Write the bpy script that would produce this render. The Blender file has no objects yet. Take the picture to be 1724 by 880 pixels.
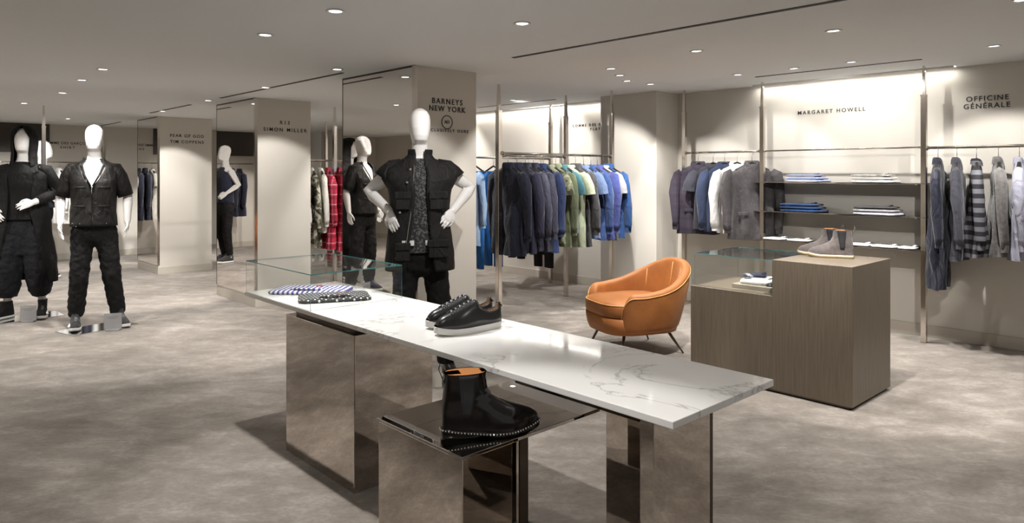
import bpy, math, random
from math import pi, sin, cos, radians as R, sqrt
from mathutils import Vector as V, Matrix, noise
random.seed(7)
S = bpy.context.scene
COL = S.collection

# ------------------------------------------------------------------ camera, exposure
cam_d = bpy.data.cameras.new('camera'); cam = bpy.data.objects.new('camera', cam_d); COL.objects.link(cam)
cam_d.sensor_width = 36; cam_d.lens = 1180 / 1724 * 36; cam_d.shift_y = (292 - 440) / 1724
cam_d.clip_start = .05; cam_d.clip_end = 100
cam.location = (0, 0, 1.5); cam.rotation_euler = (R(90), 0, R(46.85 - 90))
S.camera = cam
S.view_settings.view_transform = 'Standard'; S.view_settings.look = 'None'
S.view_settings.gamma = 1; S.view_settings.use_curve_mapping = False
S.view_settings.exposure = 0.12
S.cycles.sample_clamp_indirect = 4
S.cycles.max_bounces = 10; S.cycles.diffuse_bounces = 4; S.cycles.glossy_bounces = 6; S.cycles.transmission_bounces = 8
S.cycles.caustics_reflective = False; S.cycles.caustics_refractive = False
wd = bpy.data.worlds.new('world'); S.world = wd; wd.use_nodes = True
wd.node_tree.nodes['Background'].inputs[0].default_value = (1, .96, .91, 1)
wd.node_tree.nodes['Background'].inputs[1].default_value = .28  # warm world fill, added to brighten the room through its open front

# light table: (x, y, z_off, aim_x, aim_y, aim_z, watts, cone degrees, blend)
SPOT = 1.0
def cz(X): return 2.35 if X < 4 else (2.455 if X > 6.3 else 2.35 + .105 * (X - 4) / 2.3)
DOWN = [  # recessed downlights, including unseen ones added as fill: x, y, aim x, aim y, aim z, watts, cone, label
 (1.83, 4.16, 1.95, 3.9, 0, 85, 66, 'round recessed downlight, nearer the wall mirror of the two in the pale ceiling patch'),
 (1.83, 3.30, 2.0, 2.9, 0, 55, 66, 'round recessed downlight nearest to the camera at the top of the ceiling'),
 (1.47, 6.43, 1.75, 7.8, .4, 85, 66, 'round recessed downlight above the mannequin in the short-sleeved shirt'),
 (1.50, 7.30, 1.3, 9.0, .4, 90, 66, 'small recessed downlight between the shirt mannequin and the hooded mannequin'),
 (1.59, 8.60, 2.3, 11.6, .3, 190, 66, 'faint recessed downlight deep in the ceiling over the hooded mannequin'),
 (1.49, 10.2, 1.6, 13.2, .4, 150, 58, 'far recessed downlight near the back wall, left side of the ceiling'),
 (2.99, 8.35, 2.6, 9.6, 0, 260, 66, 'recessed downlight just left of the second column top'),
 (2.86, 5.13, 2.2, 6.6, 0, 150, 62, 'recessed downlight just left of the nearest column top'),
 (4.31, 1.76, 5.0, 1.9, .7, 170, 55, 'pale recessed downlight above the stepped wooden plinth, nearest of the right side'),
 (4.32, 2.71, 4.8, 3.6, .2, 190, 58, 'recessed downlight above the orange armchair, left of the plinth light'),
 (4.60, 3.70, 4.2, 5.0, .8, 90, 70, 'recessed downlight in front of the central clothes rail'),
 (5.10, 4.00, 5.7, 5.1, 1.1, 95, 62, 'recessed downlight over the right half of the central clothes rail'),
 (5.60, 4.30, 6.5, 5.8, .9, 190, 75, 'recessed downlight between the central rail and the wall pillar'),
 (6.13, 4.40, 6.9, 4.3, 1.2, 60, 70, 'recessed downlight beside the wall pillar over the five jackets'),
 (6.17, 3.42, 7.1, 3.6, 1.2, 40, 80, 'bright recessed downlight above the left end of the wall shelves'),
 (6.17, 2.87, 7.2, 2.9, 1.5, 34, 95, 'bright recessed downlight above the middle of the wall shelves'),
 (6.17, 2.37, 7.2, 2.3, 1.4, 34, 90, 'recessed downlight above the right end of the wall shelves'),
 (6.17, 1.35, 7.1, 1.5, .9, 75, 80, 'recessed downlight above the striped sweater rail at the right edge'),
 (6.20, 6.60, 7.2, 7.0, 1.6, 75, 100, 'recessed downlight behind the central clothes rail in front of the bright wall'),
 (6.20, 9.00, 7.2, 9.2, 1.5, 110, 100, 'hidden recessed downlight deep along the bright side wall'),
 (5.00, 6.80, 4.7, 8.2, 1.0, 140, 75, 'recessed downlight in front of the red plaid shirts'),
 (5.20, 10.2, 6.0, 11.5, 1.0, 170, 80, 'recessed downlight beyond the second column'),
 (2.75, 2.85, 3.05, 4.2, 1.3, 90, 50, 'recessed downlight lighting the mannequin with hands on hips'),
 (3.05, 10.2, 3.6, 11.2, 1.0, 90, 60, 'recessed downlight in front of the far column'),
 (2.95, 6.70, 3.6, 7.7, 1.0, 80, 60, 'recessed downlight in front of the second column'),
 (2.4, 12.6, 2.9, 13.5, .3, 170, 66, 'recessed downlight near the back wall, right of the mannequins'),
 (5.2, .45, 5.15, 1.75, .3, 75, 60, 'recessed downlight over the carpet at the right foreground'),  # unseen lamp, placed to brighten the plinth face towards the front
 (2.6, .5, 2.0, 1.4, .2, 22, 75, 'recessed downlight over the near end of the marble table'),
 (1.0, 1.6, 1.3, 1.9, .3, 22, 80, 'recessed downlight over the mirrored bench'),
 (-.6, 4.6, -.3, 5.0, 0, 42, 110, 'added recessed fill downlight over the carpet left of the table'),  # unseen wide lamp added to fill the left floor
 (-.8, 8.4, -.6, 8.4, 0, 170, 130, 'added recessed fill downlight over the left aisle'),  # unseen wide fill, added for the dark aisle
 (-.6, -1.4, -.6, -1.4, 0, 10, 110, 'added recessed fill downlight behind the camera'),  # added fill lamp, never in view
 (4.6, 5.9, 7.2, 3.0, 1.2, 100, 40, 'recessed downlight left of the central rail, aimed at the wall shelves'),
 (4.2, .8, 7.1, 2.9, 1.1, 130, 42, 'recessed downlight at the right foreground, aimed at the wall shelves'),
 (1.2, 11.6, 1.8, 13.6, .4, 110, 66, 'added recessed fill downlight far left in front of the back wall rail'),  # unseen, added to brighten the far left
 (0.0, 12.0, .4, 13.6, .4, 110, 66, 'added recessed fill downlight in the far left aisle'),  # another unseen lamp added for the far left
 (4.3, 12.4, 4.4, 13.6, .3, 190, 70, 'added recessed fill downlight beyond the farthest column'),  # unseen, added to brighten the far end
 (-1.6, 6.4, -2.4, 6.4, 1.0, 160, 120, 'added recessed fill downlight along the left wall, nearer one'),  # unseen, added so the column mirror reflects a brighter left side
 (-1.6, 11.0, -2.3, 11.0, 1.0, 160, 120, 'added recessed fill downlight along the left wall, farther one'),  # second unseen lamp added to brighten the left wall
]

# ------------------------------------------------------------------ materials
MATS = {}
def mat(name, col=(.5, .5, .5), rough=.5, metal=0, **kw):
    if name in MATS: return MATS[name]
    m = bpy.data.materials.new(name); m.use_nodes = True
    b = m.node_tree.nodes['Principled BSDF']
    b.inputs['Base Color'].default_value = (*col, 1); b.inputs['Roughness'].default_value = rough
    b.inputs['Metallic'].default_value = metal
    for k, v in kw.items():
        b.inputs[k.replace('_', ' ')].default_value = v
    MATS[name] = m
    return m
def nd(m, t, **kw):
    n = m.node_tree.nodes.new(t)
    for k, v in kw.items():
        if isinstance(k, str) and hasattr(n, k): setattr(n, k, v)
        else: n.inputs[k.replace('_', ' ')].default_value = v
    return n
def lk(m, a, b): m.node_tree.links.new(a, b)
def bsdf(m): return m.node_tree.nodes['Principled BSDF']
def ramp(m, fac, stops):
    r = m.node_tree.nodes.new('ShaderNodeValToRGB'); e = r.color_ramp.elements
    while len(e) < len(stops): e.new(.5)
    for x, (p, c) in zip(e, stops): x.position = p; x.color = (*c, 1)
    lk(m, fac, r.inputs[0]); return r
def coords(m, scale=(1, 1, 1), rot=(0, 0, 0)):
    tc = m.node_tree.nodes.new('ShaderNodeTexCoord'); mp = m.node_tree.nodes.new('ShaderNodeMapping')
    mp.inputs['Scale'].default_value = scale; mp.inputs['Rotation'].default_value = rot
    lk(m, tc.outputs['Object'], mp.inputs[0]); return mp.outputs[0]
def bump(m, h, s=.3, d=.01):
    b = m.node_tree.nodes.new('ShaderNodeBump'); b.inputs['Strength'].default_value = s; b.inputs['Distance'].default_value = d
    lk(m, h, b.inputs['Height']); lk(m, b.outputs[0], bsdf(m).inputs['Normal'])
def noise_n(m, co, sc, det=4, rough=.55, dist=0):
    n = nd(m, 'ShaderNodeTexNoise', Scale=sc, Detail=det, Roughness=rough, Distortion=dist); lk(m, co, n.inputs['Vector']); return n.outputs['Fac']

def fabric(name, col, rough=.85, var=.12, sheen=.15, scale=1):
    if name in MATS: return MATS[name]
    m = mat(name, col, rough); co = coords(m)
    n = noise_n(m, co, 9 * scale, 5)
    lo = tuple(c * (1 - var) for c in col); hi = tuple(min(1, c * (1 + var)) for c in col)
    r = ramp(m, n, [(.3, lo), (.7, hi)]); lk(m, r.outputs[0], bsdf(m).inputs['Base Color'])
    mw = nd(m, 'ShaderNodeMapping'); mw.inputs['Scale'].default_value = (1, 1, .45); lk(m, co, mw.inputs[0])
    w = noise_n(m, co, 260, 2); w2 = noise_n(m, mw.outputs[0], 13 * scale, 4, .5, 1.6)
    b1 = m.node_tree.nodes.new('ShaderNodeBump'); b1.inputs['Strength'].default_value = .55; b1.inputs['Distance'].default_value = .035 / scale; lk(m, w2, b1.inputs['Height'])
    b2 = m.node_tree.nodes.new('ShaderNodeBump'); b2.inputs['Strength'].default_value = .25; b2.inputs['Distance'].default_value = .002; lk(m, w, b2.inputs['Height'])
    lk(m, b1.outputs[0], b2.inputs['Normal']); lk(m, b2.outputs[0], bsdf(m).inputs['Normal'])
    bsdf(m).inputs['Specular IOR Level'].default_value = .25
    bsdf(m).inputs['Sheen Weight'].default_value = sheen
    return m
def striped(name, a, b, freq=14, axis=2, w=.5, rough=.85):
    if name in MATS: return MATS[name]
    m = mat(name, a, rough); co = coords(m)
    sx = nd(m, 'ShaderNodeSeparateXYZ'); lk(m, co, sx.inputs[0])
    mu = nd(m, 'ShaderNodeMath', operation='MULTIPLY'); mu.inputs[1].default_value = freq; lk(m, sx.outputs[axis], mu.inputs[0])
    fr = nd(m, 'ShaderNodeMath', operation='FRACT'); lk(m, mu.outputs[0], fr.inputs[0])
    r = ramp(m, fr.outputs[0], [(0, a), (w, b)]); r.color_ramp.interpolation = 'CONSTANT'
    lk(m, r.outputs[0], bsdf(m).inputs['Base Color']); return m
def plaid(name, base, dark, light, fx=11, fz=9):
    if name in MATS: return MATS[name]
    m = mat(name, base, .85); co = coords(m, (1, 1, 1), (0, 0, 0))
    sx = nd(m, 'ShaderNodeSeparateXYZ'); lk(m, co, sx.inputs[0])
    ad = nd(m, 'ShaderNodeMath', operation='ADD'); lk(m, sx.outputs[0], ad.inputs[0]); lk(m, sx.outputs[1], ad.inputs[1])
    prev = None
    for src, f, ph in ((ad.outputs[0], fx, 0), (sx.outputs[2], fz, 0)):
        for w, c, off in ((.30, dark, .0), (.07, light, .55)):
            mu = nd(m, 'ShaderNodeMath', operation='MULTIPLY_ADD'); mu.inputs[1].default_value = f; mu.inputs[2].default_value = off + 20; lk(m, src, mu.inputs[0])
            fr = nd(m, 'ShaderNodeMath', operation='FRACT'); lk(m, mu.outputs[0], fr.inputs[0])
            lt = nd(m, 'ShaderNodeMath', operation='LESS_THAN'); lt.inputs[1].default_value = w; lk(m, fr.outputs[0], lt.inputs[0])
            sc_ = nd(m, 'ShaderNodeMath', operation='MULTIPLY'); sc_.inputs[1].default_value = .55; lk(m, lt.outputs[0], sc_.inputs[0])
            mx = nd(m, 'ShaderNodeMix', data_type='RGBA'); lk(m, sc_.outputs[0], mx.inputs[0])
            if prev is None: mx.inputs[6].default_value = (*base, 1)
            else: lk(m, prev, mx.inputs[6])
            mx.inputs[7].default_value = (*c, 1); prev = mx.outputs[2]
    lk(m, prev, bsdf(m).inputs['Base Color']); return m
def camo(name, cols, sc=7):
    if name in MATS: return MATS[name]
    m = mat(name, cols[0], .85); co = coords(m)
    n = noise_n(m, co, sc, 3, .5, .6); k = len(cols)
    r = ramp(m, n, [(.36 + .28 * i / k if i else 0, c) for i, c in enumerate(cols)]); r.color_ramp.interpolation = 'CONSTANT'
    lk(m, r.outputs[0], bsdf(m).inputs['Base Color']); return m
def dotted(name, base, dot, freq=40, rad=.3):
    if name in MATS: return MATS[name]
    m = mat(name, base, .8); co = coords(m, (freq, freq, 0), (0, 0, .6))
    v = nd(m, 'ShaderNodeTexVoronoi', Scale=1.0, Randomness=0.0); lk(m, co, v.inputs['Vector'])
    r = ramp(m, v.outputs['Distance'], [(0, dot), (rad, base)]); r.color_ramp.interpolation = 'CONSTANT'
    lk(m, r.outputs[0], bsdf(m).inputs['Base Color']); return m

# walls, ceiling
wallm = mat('wall_paint', (.62, .585, .525), .8); n_ = noise_n(wallm, coords(wallm), 60, 3); bump(wallm, n_, .05, .002)
whitem = mat('ceiling_paint', (.86, .89, .905), .8); n_ = noise_n(whitem, coords(whitem), 80, 3); bump(whitem, n_, .04, .002)
colm = mat('column_paint', (.62, .585, .525), .6)
# carpet with a brushed, mottled pile
carpet = mat('carpet', (.3, .26, .23), .95)
co = coords(carpet, (1, 1, 1), (0, 0, R(43)))
mp2 = nd(carpet, 'ShaderNodeMapping'); mp2.inputs['Scale'].default_value = (1.5, 2.4, 1); lk(carpet, co, mp2.inputs[0])
a_ = noise_n(carpet, mp2.outputs[0], 2.6, 9, .7, .25); f_ = noise_n(carpet, mp2.outputs[0], 22, 4, .7)
ad = nd(carpet, 'ShaderNodeMix', data_type='FLOAT'); ad.inputs[0].default_value = .3; lk(carpet, a_, ad.inputs[2]); lk(carpet, f_, ad.inputs[3])
r_ = ramp(carpet, ad.outputs[0], [(.36, (.165, .140, .117)), (.51, (.250, .218, .188)), (.66, (.39, .352, .315))])
lk(carpet, r_.outputs[0], bsdf(carpet).inputs['Base Color']); bump(carpet, noise_n(carpet, co, 500, 2), .5, .004)
bsdf(carpet).inputs['Sheen Weight'].default_value = .2
# marble
marble = mat('marble', (.84, .83, .81), .06); co = coords(marble, (1, 1, 1), (0, 0, .5))
w_ = noise_n(marble, co, 1.5, 6, .6, 1.3)
s_ = nd(marble, 'ShaderNodeMath', operation='SUBTRACT'); s_.inputs[1].default_value = .5; lk(marble, w_, s_.inputs[0])
ab = nd(marble, 'ShaderNodeMath', operation='ABSOLUTE'); lk(marble, s_.outputs[0], ab.inputs[0])
vein = ramp(marble, ab.outputs[0], [(0, (.47, .46, .44)), (.007, (.72, .71, .69)), (.022, (.85, .84, .82))])
msk = noise_n(marble, co, 1.1, 2)
mr = ramp(marble, msk, [(.42, (0, 0, 0)), (.54, (1, 1, 1))])
mx = nd(marble, 'ShaderNodeMix', data_type='RGBA'); lk(marble, mr.outputs[0], mx.inputs[0]); mx.inputs[6].default_value = (.85, .84, .82, 1); lk(marble, vein.outputs[0], mx.inputs[7])
lk(marble, mx.outputs[2], bsdf(marble).inputs['Base Color'])
# cerused wood
wood = mat('taupe_wood', (.23, .19, .145), .45); co = coords(wood, (60, 60, 1.6))
w_ = noise_n(wood, co, 2.2, 6, .6)
r_ = ramp(wood, w_, [(.3, (.128, .101, .073)), (.7, (.200, .164, .122))]); lk(wood, r_.outputs[0], bsdf(wood).inputs['Base Color']); bump(wood, w_, .15, .002)
mirror = mat('mirror_glass', (.80, .765, .73), .004, 1)
bronze = mat('bronze_mirror', (.66, .60, .54), .015, 1)
dkbronze = mat('dark_bronze', (.10, .08, .065), .12, 1)
steel = mat('polished_nickel', (.68, .63, .58), .12, 1)
chrome = mat('chrome', (.8, .8, .8), .08, 1)
dark = mat('dark_slot', (.015, .014, .013), .6)
darkwall = mat('dark_bronze_panel', (.035, .027, .02), .4)
trimm = mat('lamp_trim', (.8, .8, .8), .4)
glow = mat('lamp_glow', (1, 1, 1), .5); bsdf(glow).inputs['Emission Color'].default_value = (1, .96, .9, 1); bsdf(glow).inputs['Emission Strength'].default_value = 6
covem = mat('cove_glow', (1, 1, 1), .5); bsdf(covem).inputs['Emission Color'].default_value = (1, .97, .92, 1); bsdf(covem).inputs['Emission Strength'].default_value = 1.7
glass = mat('clear_glass')
nt = glass.node_tree; nt.nodes.remove(bsdf(glass)); lw_ = nt.nodes.new('ShaderNodeLayerWeight'); lw_.inputs[0].default_value = .5
pw_ = nt.nodes.new('ShaderNodeMath'); pw_.operation = 'POWER'; pw_.inputs[1].default_value = 5; nt.links.new(lw_.outputs['Facing'], pw_.inputs[0])
fr_ = nt.nodes.new('ShaderNodeMath'); fr_.operation = 'MULTIPLY_ADD'; fr_.inputs[1].default_value = .7; fr_.inputs[2].default_value = .025; nt.links.new(pw_.outputs[0], fr_.inputs[0])
tr_ = nt.nodes.new('ShaderNodeBsdfTransparent'); tr_.inputs[0].default_value = (.985, .995, .99, 1); gl_ = nt.nodes.new('ShaderNodeBsdfGlossy'); gl_.inputs['Roughness'].default_value = 0
ms_ = nt.nodes.new('ShaderNodeMixShader'); nt.links.new(fr_.outputs[0], ms_.inputs[0]); nt.links.new(tr_.outputs[0], ms_.inputs[1]); nt.links.new(gl_.outputs[0], ms_.inputs[2])
nt.links.new(ms_.outputs[0], nt.nodes['Material Output'].inputs[0])
tealedge = mat('glass_edge', (.10, .42, .42), .15); bsdf(tealedge).inputs['Transmission Weight'].default_value = .35
acrylic = mat('frosted_acrylic', (.55, .55, .56), .15); bsdf(acrylic).inputs['Transmission Weight'].default_value = .45
skin = mat('mannequin_gloss_white', (.80, .785, .77), .14)
lettering = mat('black_lettering', (.015, .014, .012), .5)
blk = fabric('black_cotton', (.007, .0065, .0065), .8, .25, .0)
blk2 = fabric('black_satin', (.011, .010, .0095), .55, .25, .0)
charc = fabric('charcoal_cotton', (.035, .034, .036), .8)
blkhat = mat('hanger_black', (.015, .014, .014), .35)
velvet = mat('orange_velvet', (.50, .19, .045), .6); co = coords(velvet)
w_ = noise_n(velvet, co, 5, 4, .6); r_ = ramp(velvet, w_, [(.3, (.27, .088, .018)), (.7, (.39, .140, .031))]); lk(velvet, r_.outputs[0], bsdf(velvet).inputs['Base Color'])
bsdf(velvet).inputs['Sheen Weight'].default_value = .6; bsdf(velvet).inputs['Sheen Roughness'].default_value = .35; bsdf(velvet).inputs['Sheen Tint'].default_value = (1, .6, .3, 1)
bump(velvet, noise_n(velvet, co, 350, 2), .3, .002)
piping = mat('orange_piping', (.72, .36, .12), .5)
leather = mat('black_leather', (.016, .015, .015), .28)
patent = mat('black_polished_leather', (.006, .005, .005), .11); bsdf(patent).inputs['Coat Weight'].default_value = .25
tan = mat('tan_lining', (.42, .17, .05), .6)
beige_l = mat('beige_lining', (.42, .30, .20), .6)
rubberw = mat('white_rubber', (.75, .74, .71), .45)
crepe = mat('cream_sole', (.62, .50, .34), .7)
suede = fabric('grey_suede', (.115, .098, .093), .95, .2, .3, 3)
elastic = striped('black_elastic', (.008, .008, .009), (.03, .03, .033), 220, 0)
stud = mat('silver_stud', (.85, .84, .80), .18, 1)
whitecloth = fabric('white_cotton', (.78, .78, .77), .85, .06)

# ------------------------------------------------------------------ mesh helpers
class G:
    def __init__(s): s.v = []; s.f = []
    def add(s, vs, fs):
        o = len(s.v); s.v += [tuple(p) for p in vs]; s.f += [tuple(i + o for i in f) for f in fs]; return s
    def box(s, a, b):
        x0, y0, z0 = [min(p, q) for p, q in zip(a, b)]; x1, y1, z1 = [max(p, q) for p, q in zip(a, b)]
        return s.add([(x0,y0,z0),(x1,y0,z0),(x1,y1,z0),(x0,y1,z0),(x0,y0,z1),(x1,y0,z1),(x1,y1,z1),(x0,y1,z1)],
            [(0,3,2,1),(4,5,6,7),(0,1,5,4),(1,2,6,5),(2,3,7,6),(3,0,4,7)])
    def loft(s, rings, closed=True, cap=True):
        n = len(rings[0]); o = len(s.v)
        for r in rings: s.v += [tuple(p) for p in r]
        m = n if closed else n - 1
        for i in range(len(rings) - 1):
            for j in range(m):
                k = (j + 1) % n
                s.f.append((o + i*n + j, o + i*n + k, o + (i+1)*n + k, o + (i+1)*n + j))
        if cap and closed:
            s.f.append(tuple(o + j for j in range(n))[::-1]); s.f.append(tuple(o + (len(rings)-1)*n + j for j in range(n)))
        return s
    def rings(s, L, n=28, p=2.0, cap=True):  # horizontal rings (z, cx, cy, rx, ry)
        out = []
        for (z, cx, cy, rx, ry) in L:
            r = []
            for j in range(n):
                t = 2*pi*j/n; c, d = cos(t), sin(t)
                r.append((cx + rx*math.copysign(abs(c)**(2/p), c), cy + ry*math.copysign(abs(d)**(2/p), d), z))
            out.append(r)
        return s.loft(out, True, cap)
    def tube(s, pts, rad, n=12, hint=(0, 1, 0), cap=True, roundend=False):  # rad: list of r or (r_hint, r_other)
        pts = [V(p) for p in pts]; rings = []
        if not isinstance(rad, (list,)): rad = [rad]*len(pts)
        rad = [(q, q) if not isinstance(q, tuple) else q for q in rad]
        if roundend:
            for end in (0, -1):
                d = (pts[0]-pts[1]).normalized() if end == 0 else (pts[-1]-pts[-2]).normalized()
                q = rad[end]; m = min(q)
                extra = [(pts[end] + d*m*.6, (q[0]*.8, q[1]*.8)), (pts[end] + d*m*.95, (q[0]*.35, q[1]*.35))]
                for e, rr in extra:
                    if end == 0: pts.insert(0, e); rad.insert(0, rr)
                    else: pts.append(e); rad.append(rr)
        for i, p in enumerate(pts):
            t = (pts[min(i+1, len(pts)-1)] - pts[max(i-1, 0)]).normalized()
            h = V(hint); a = h - t*h.dot(t)
            if a.length < 1e-4: h = V((1, .01, 0)); a = h - t*h.dot(t)
            a.normalize(); b = t.cross(a); ra, rb = rad[i]
            rings.append([p + a*ra*cos(2*pi*j/n) + b*rb*sin(2*pi*j/n) for j in range(n)])
        return s.loft(rings, True, cap)
    def sphere(s, c, r, n=16, m=10):
        rx, ry, rz = r if isinstance(r, tuple) else (r, r, r); rings = []
        for i in range(m + 1):
            t = pi*(i + .02)/(m + .04); rings.append([(c[0]+rx*sin(t)*cos(2*pi*j/n), c[1]+ry*sin(t)*sin(2*pi*j/n), c[2]-rz*cos(t)) for j in range(n)])
        return s.loft(rings)
    def wr(s, amp=.01, sc=8, zs=.4, seed=0):  # cloth wrinkles: push every vertex by stretched noise
        q = []
        for p in s.v:
            n = noise.noise_vector(V((p[0]*sc + seed, p[1]*sc, p[2]*sc*zs + seed)))
            n2 = noise.noise_vector(V((p[0]*sc*2.3, p[1]*sc*2.3 + seed, p[2]*sc*zs*3)))
            q.append((p[0] + (n[0] + .4*n2[0])*amp, p[1] + (n[1] + .4*n2[1])*amp, p[2] + .3*n[2]*amp))
        s.v = q; return s
    def build(s, name, m, parent=None, smooth=True, bevel=0, remesh=0, disp=None, solid=0, sub=0, loc=None, rz=0):
        me = bpy.data.meshes.new(name); me.from_pydata(s.v, [], s.f); me.validate(); me.update()
        o = bpy.data.objects.new(name, me); COL.objects.link(o); me.materials.append(m)
        if smooth: me.polygons.foreach_set('use_smooth', [True]*len(me.polygons))
        if parent is not None: o.parent = parent
        if loc is not None: o.location = loc; o.rotation_euler = (0, 0, rz)
        if solid:
            k = o.modifiers.new('solid', 'SOLIDIFY'); k.thickness = solid; k.offset = 0
        if remesh:
            k = o.modifiers.new('remesh', 'REMESH'); k.mode = 'VOXEL'; k.voxel_size = remesh; k.use_smooth_shade = True
            k = o.modifiers.new('smooth', 'SMOOTH'); k.factor = .6; k.iterations = 5
        if disp:
            t = bpy.data.textures.new(name, 'CLOUDS'); t.noise_scale = disp[1]; t.noise_depth = 2
            k = o.modifiers.new('disp', 'DISPLACE'); k.texture = t; k.strength = disp[0]; k.texture_coords = 'LOCAL'; k.mid_level = .5
        if sub:
            k = o.modifiers.new('sub', 'SUBSURF'); k.levels = sub; k.render_levels = sub
        if bevel:
            k = o.modifiers.new('bevel', 'BEVEL'); k.width = bevel; k.segments = 3; k.limit_method = 'ANGLE'
            if not smooth:
                me.polygons.foreach_set('use_smooth', [False]*len(me.polygons))
        return o
def tag(o, label=None, cat=None, group=None, kind=None):
    if label: o['label'] = label
    if cat: o['category'] = cat
    if group: o['group'] = group
    if kind: o['kind'] = kind
    return o
def thing(name, label, cat, loc=(0,0,0), rz=0, group=None):
    o = bpy.data.objects.new(name, None); COL.objects.link(o); o.empty_display_size = .1
    o.location = loc; o.rotation_euler = (0, 0, rz); return tag(o, label, cat, group)
def struct(o): o['kind'] = 'structure'; return o
def B(a, b, name, m, parent=None, bevel=0, smooth=False): return G().box(a, b).build(name, m, parent, smooth, bevel)
def children(o): return [c for c in bpy.data.objects if c.parent == o]
def copy_tree(o, parent=None, kids=None):
    c = o.copy(); COL.objects.link(c)
    if parent is not None: c.parent = parent
    for ch in children(o): copy_tree(ch, c)
    return c

# ------------------------------------------------------------------ room shell
XL, XR, YN, YF = -2.6, 7.2, -3.0, 14.3  # front wall left out behind the camera to let the world fill in
struct(B((XL-.2, YN-.2, -.1), (9.2, 17.5, 0), 'floor', carpet))
g = G(); prof = [(XL-.2, 2.35), (4, 2.35), (6.3, 2.455), (9.2, 2.455)]
vs = [(x, y, z) for x, z in prof for y in (YN-.2, 17.5)] + [(x, y, 2.75) for x, z in prof for y in (YN-.2, 17.5)]
fs = []
for i in range(3): fs += [(2*i, 2*i+1, 2*i+3, 2*i+2), (8+2*i, 10+2*i, 11+2*i, 9+2*i), (2*i, 2*i+2, 10+2*i, 8+2*i), (2*i+1, 9+2*i, 11+2*i, 2*i+3)]
fs += [(0, 8, 9, 1), (6, 7, 15, 14)]
struct(g.add(vs, fs).build('ceiling', whitem, smooth=False))
struct(B((XR, YN, 0), (XR+.15, 11.9, 2.5), 'wall_right', wallm))
struct(G().add([(7.2,11.9,0),(7.9,14.9,0),(8.05,14.9,0),(7.35,11.9,0),(7.2,11.9,2.5),(7.9,14.9,2.5),(8.05,14.9,2.5),(7.35,11.9,2.5)],
   [(0,3,2,1),(4,5,6,7),(0,1,5,4),(1,2,6,5),(2,3,7,6),(3,0,4,7)]).build('wall_right_angled', wallm, smooth=False))
struct(B((4.6, 15.2, 0), (9, 15.35, 2.5), 'wall_far', wallm))
struct(B((XL-.15, YF, 0), (4.6, YF+.15, 2.5), 'wall_back', wallm))
struct(B((XL-.15, YN, 0), (XL, YF, 2.5), 'wall_left', wallm))
struct(B((4.6, YF+.15, 0), (4.7, 15.2, 2.5), 'wall_return', wallm))
g = G().box((6.76, 4.77, 0), (7.2, 5.6, 2.5)); struct(g.build('wall_pillar', wallm, smooth=False))
bbm = mat('baseboard_paint', (.50, .46, .40), .5)
struct(B((XR-.012, YN, 0), (XR, 4.77, .11), 'baseboard_right', bbm, bevel=.003))
struct(B((XR-.012, 5.6, 0), (XR, 11.9, .11), 'baseboard_right_rear', bbm, bevel=.003))
struct(B((XL, YF-.012, 0), (4.6, YF, .11), 'baseboard_back', bbm, bevel=.003))
struct(B((6.748, 4.758, 0), (7.188, 5.612, .11), 'baseboard_pillar', bbm, bevel=.003))
struct(B((XL, YN, 0), (XL+.012, YF, .11), 'baseboard_left', bbm, bevel=.003))
# dark panels high on the back wall and a dark doorway in the left wall
struct(B((-.8, YF-.03, 1.86), (2.45, YF, 2.35), 'trim_1', darkwall))
struct(B((XL, 5.2, 0), (XL+.02, 6.1, 2.1), 'door_1', darkwall))
struct(B((XL, 9.6, 0), (XL+.02, 10.6, 2.1), 'door_2', darkwall))

# ceiling slots (linear diffusers)
for (x, y0, y1, lab) in ((3.52, 1.0, 3.744, 'long black linear slot in the ceiling, the one nearest the camera'),
        (3.0, 5.29, 7.99, 'black linear ceiling slot running towards the second column'),
        (3.02, 9.01, 10.65, 'short black linear ceiling slot left of the far column'),
        (3.19, 12.83, 14.2, 'tiny dark ceiling slot by the back wall'),
        (6.5, 1.93, 3.41, 'thin black ceiling slot above the wall shelves'),
        (6.58, 6.2, 7.74, 'thin ceiling slot in front of the bright wall behind the central rail')):
    z = cz(x); o = B((x-.016, y0, z-.004), (x+.016, y1, z+.02), 'ceiling_slot', dark); tag(o, lab, 'air slot', 'linear slots in the ceiling')
# cove light along the right wall, above the shelves and in the rear bay
def cove(y0, y1, lab):
    t = thing('cove_light', lab, 'light', (7.13, (y0+y1)/2, 2.455), 0, 'cove lights over the right wall')
    h = (y1-y0)/2
    B((-.035, -h, -.006), (.03, h, .03), 'light_strip', covem, t)
    B((-.047, -h, -.016), (-.035, h, .03), 'lip', trimm, t)
    L = bpy.data.lights.new('cove_lamp', 'AREA'); L.shape = 'RECTANGLE'; L.size = .04; L.size_y = 2*h; L.energy = 2.4*(y1-y0); L.color = (1, .96, .9)
    o = bpy.data.objects.new('cove_lamp', L); COL.objects.link(o); o.parent = t; o.location = (0, 0, -.02)
cove(1.85, 3.75, 'thin bright cove light along the top of the wall above the shelves')
cove(5.75, 9.6, 'thin bright cove light at the ceiling behind the central clothes rail')

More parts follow.
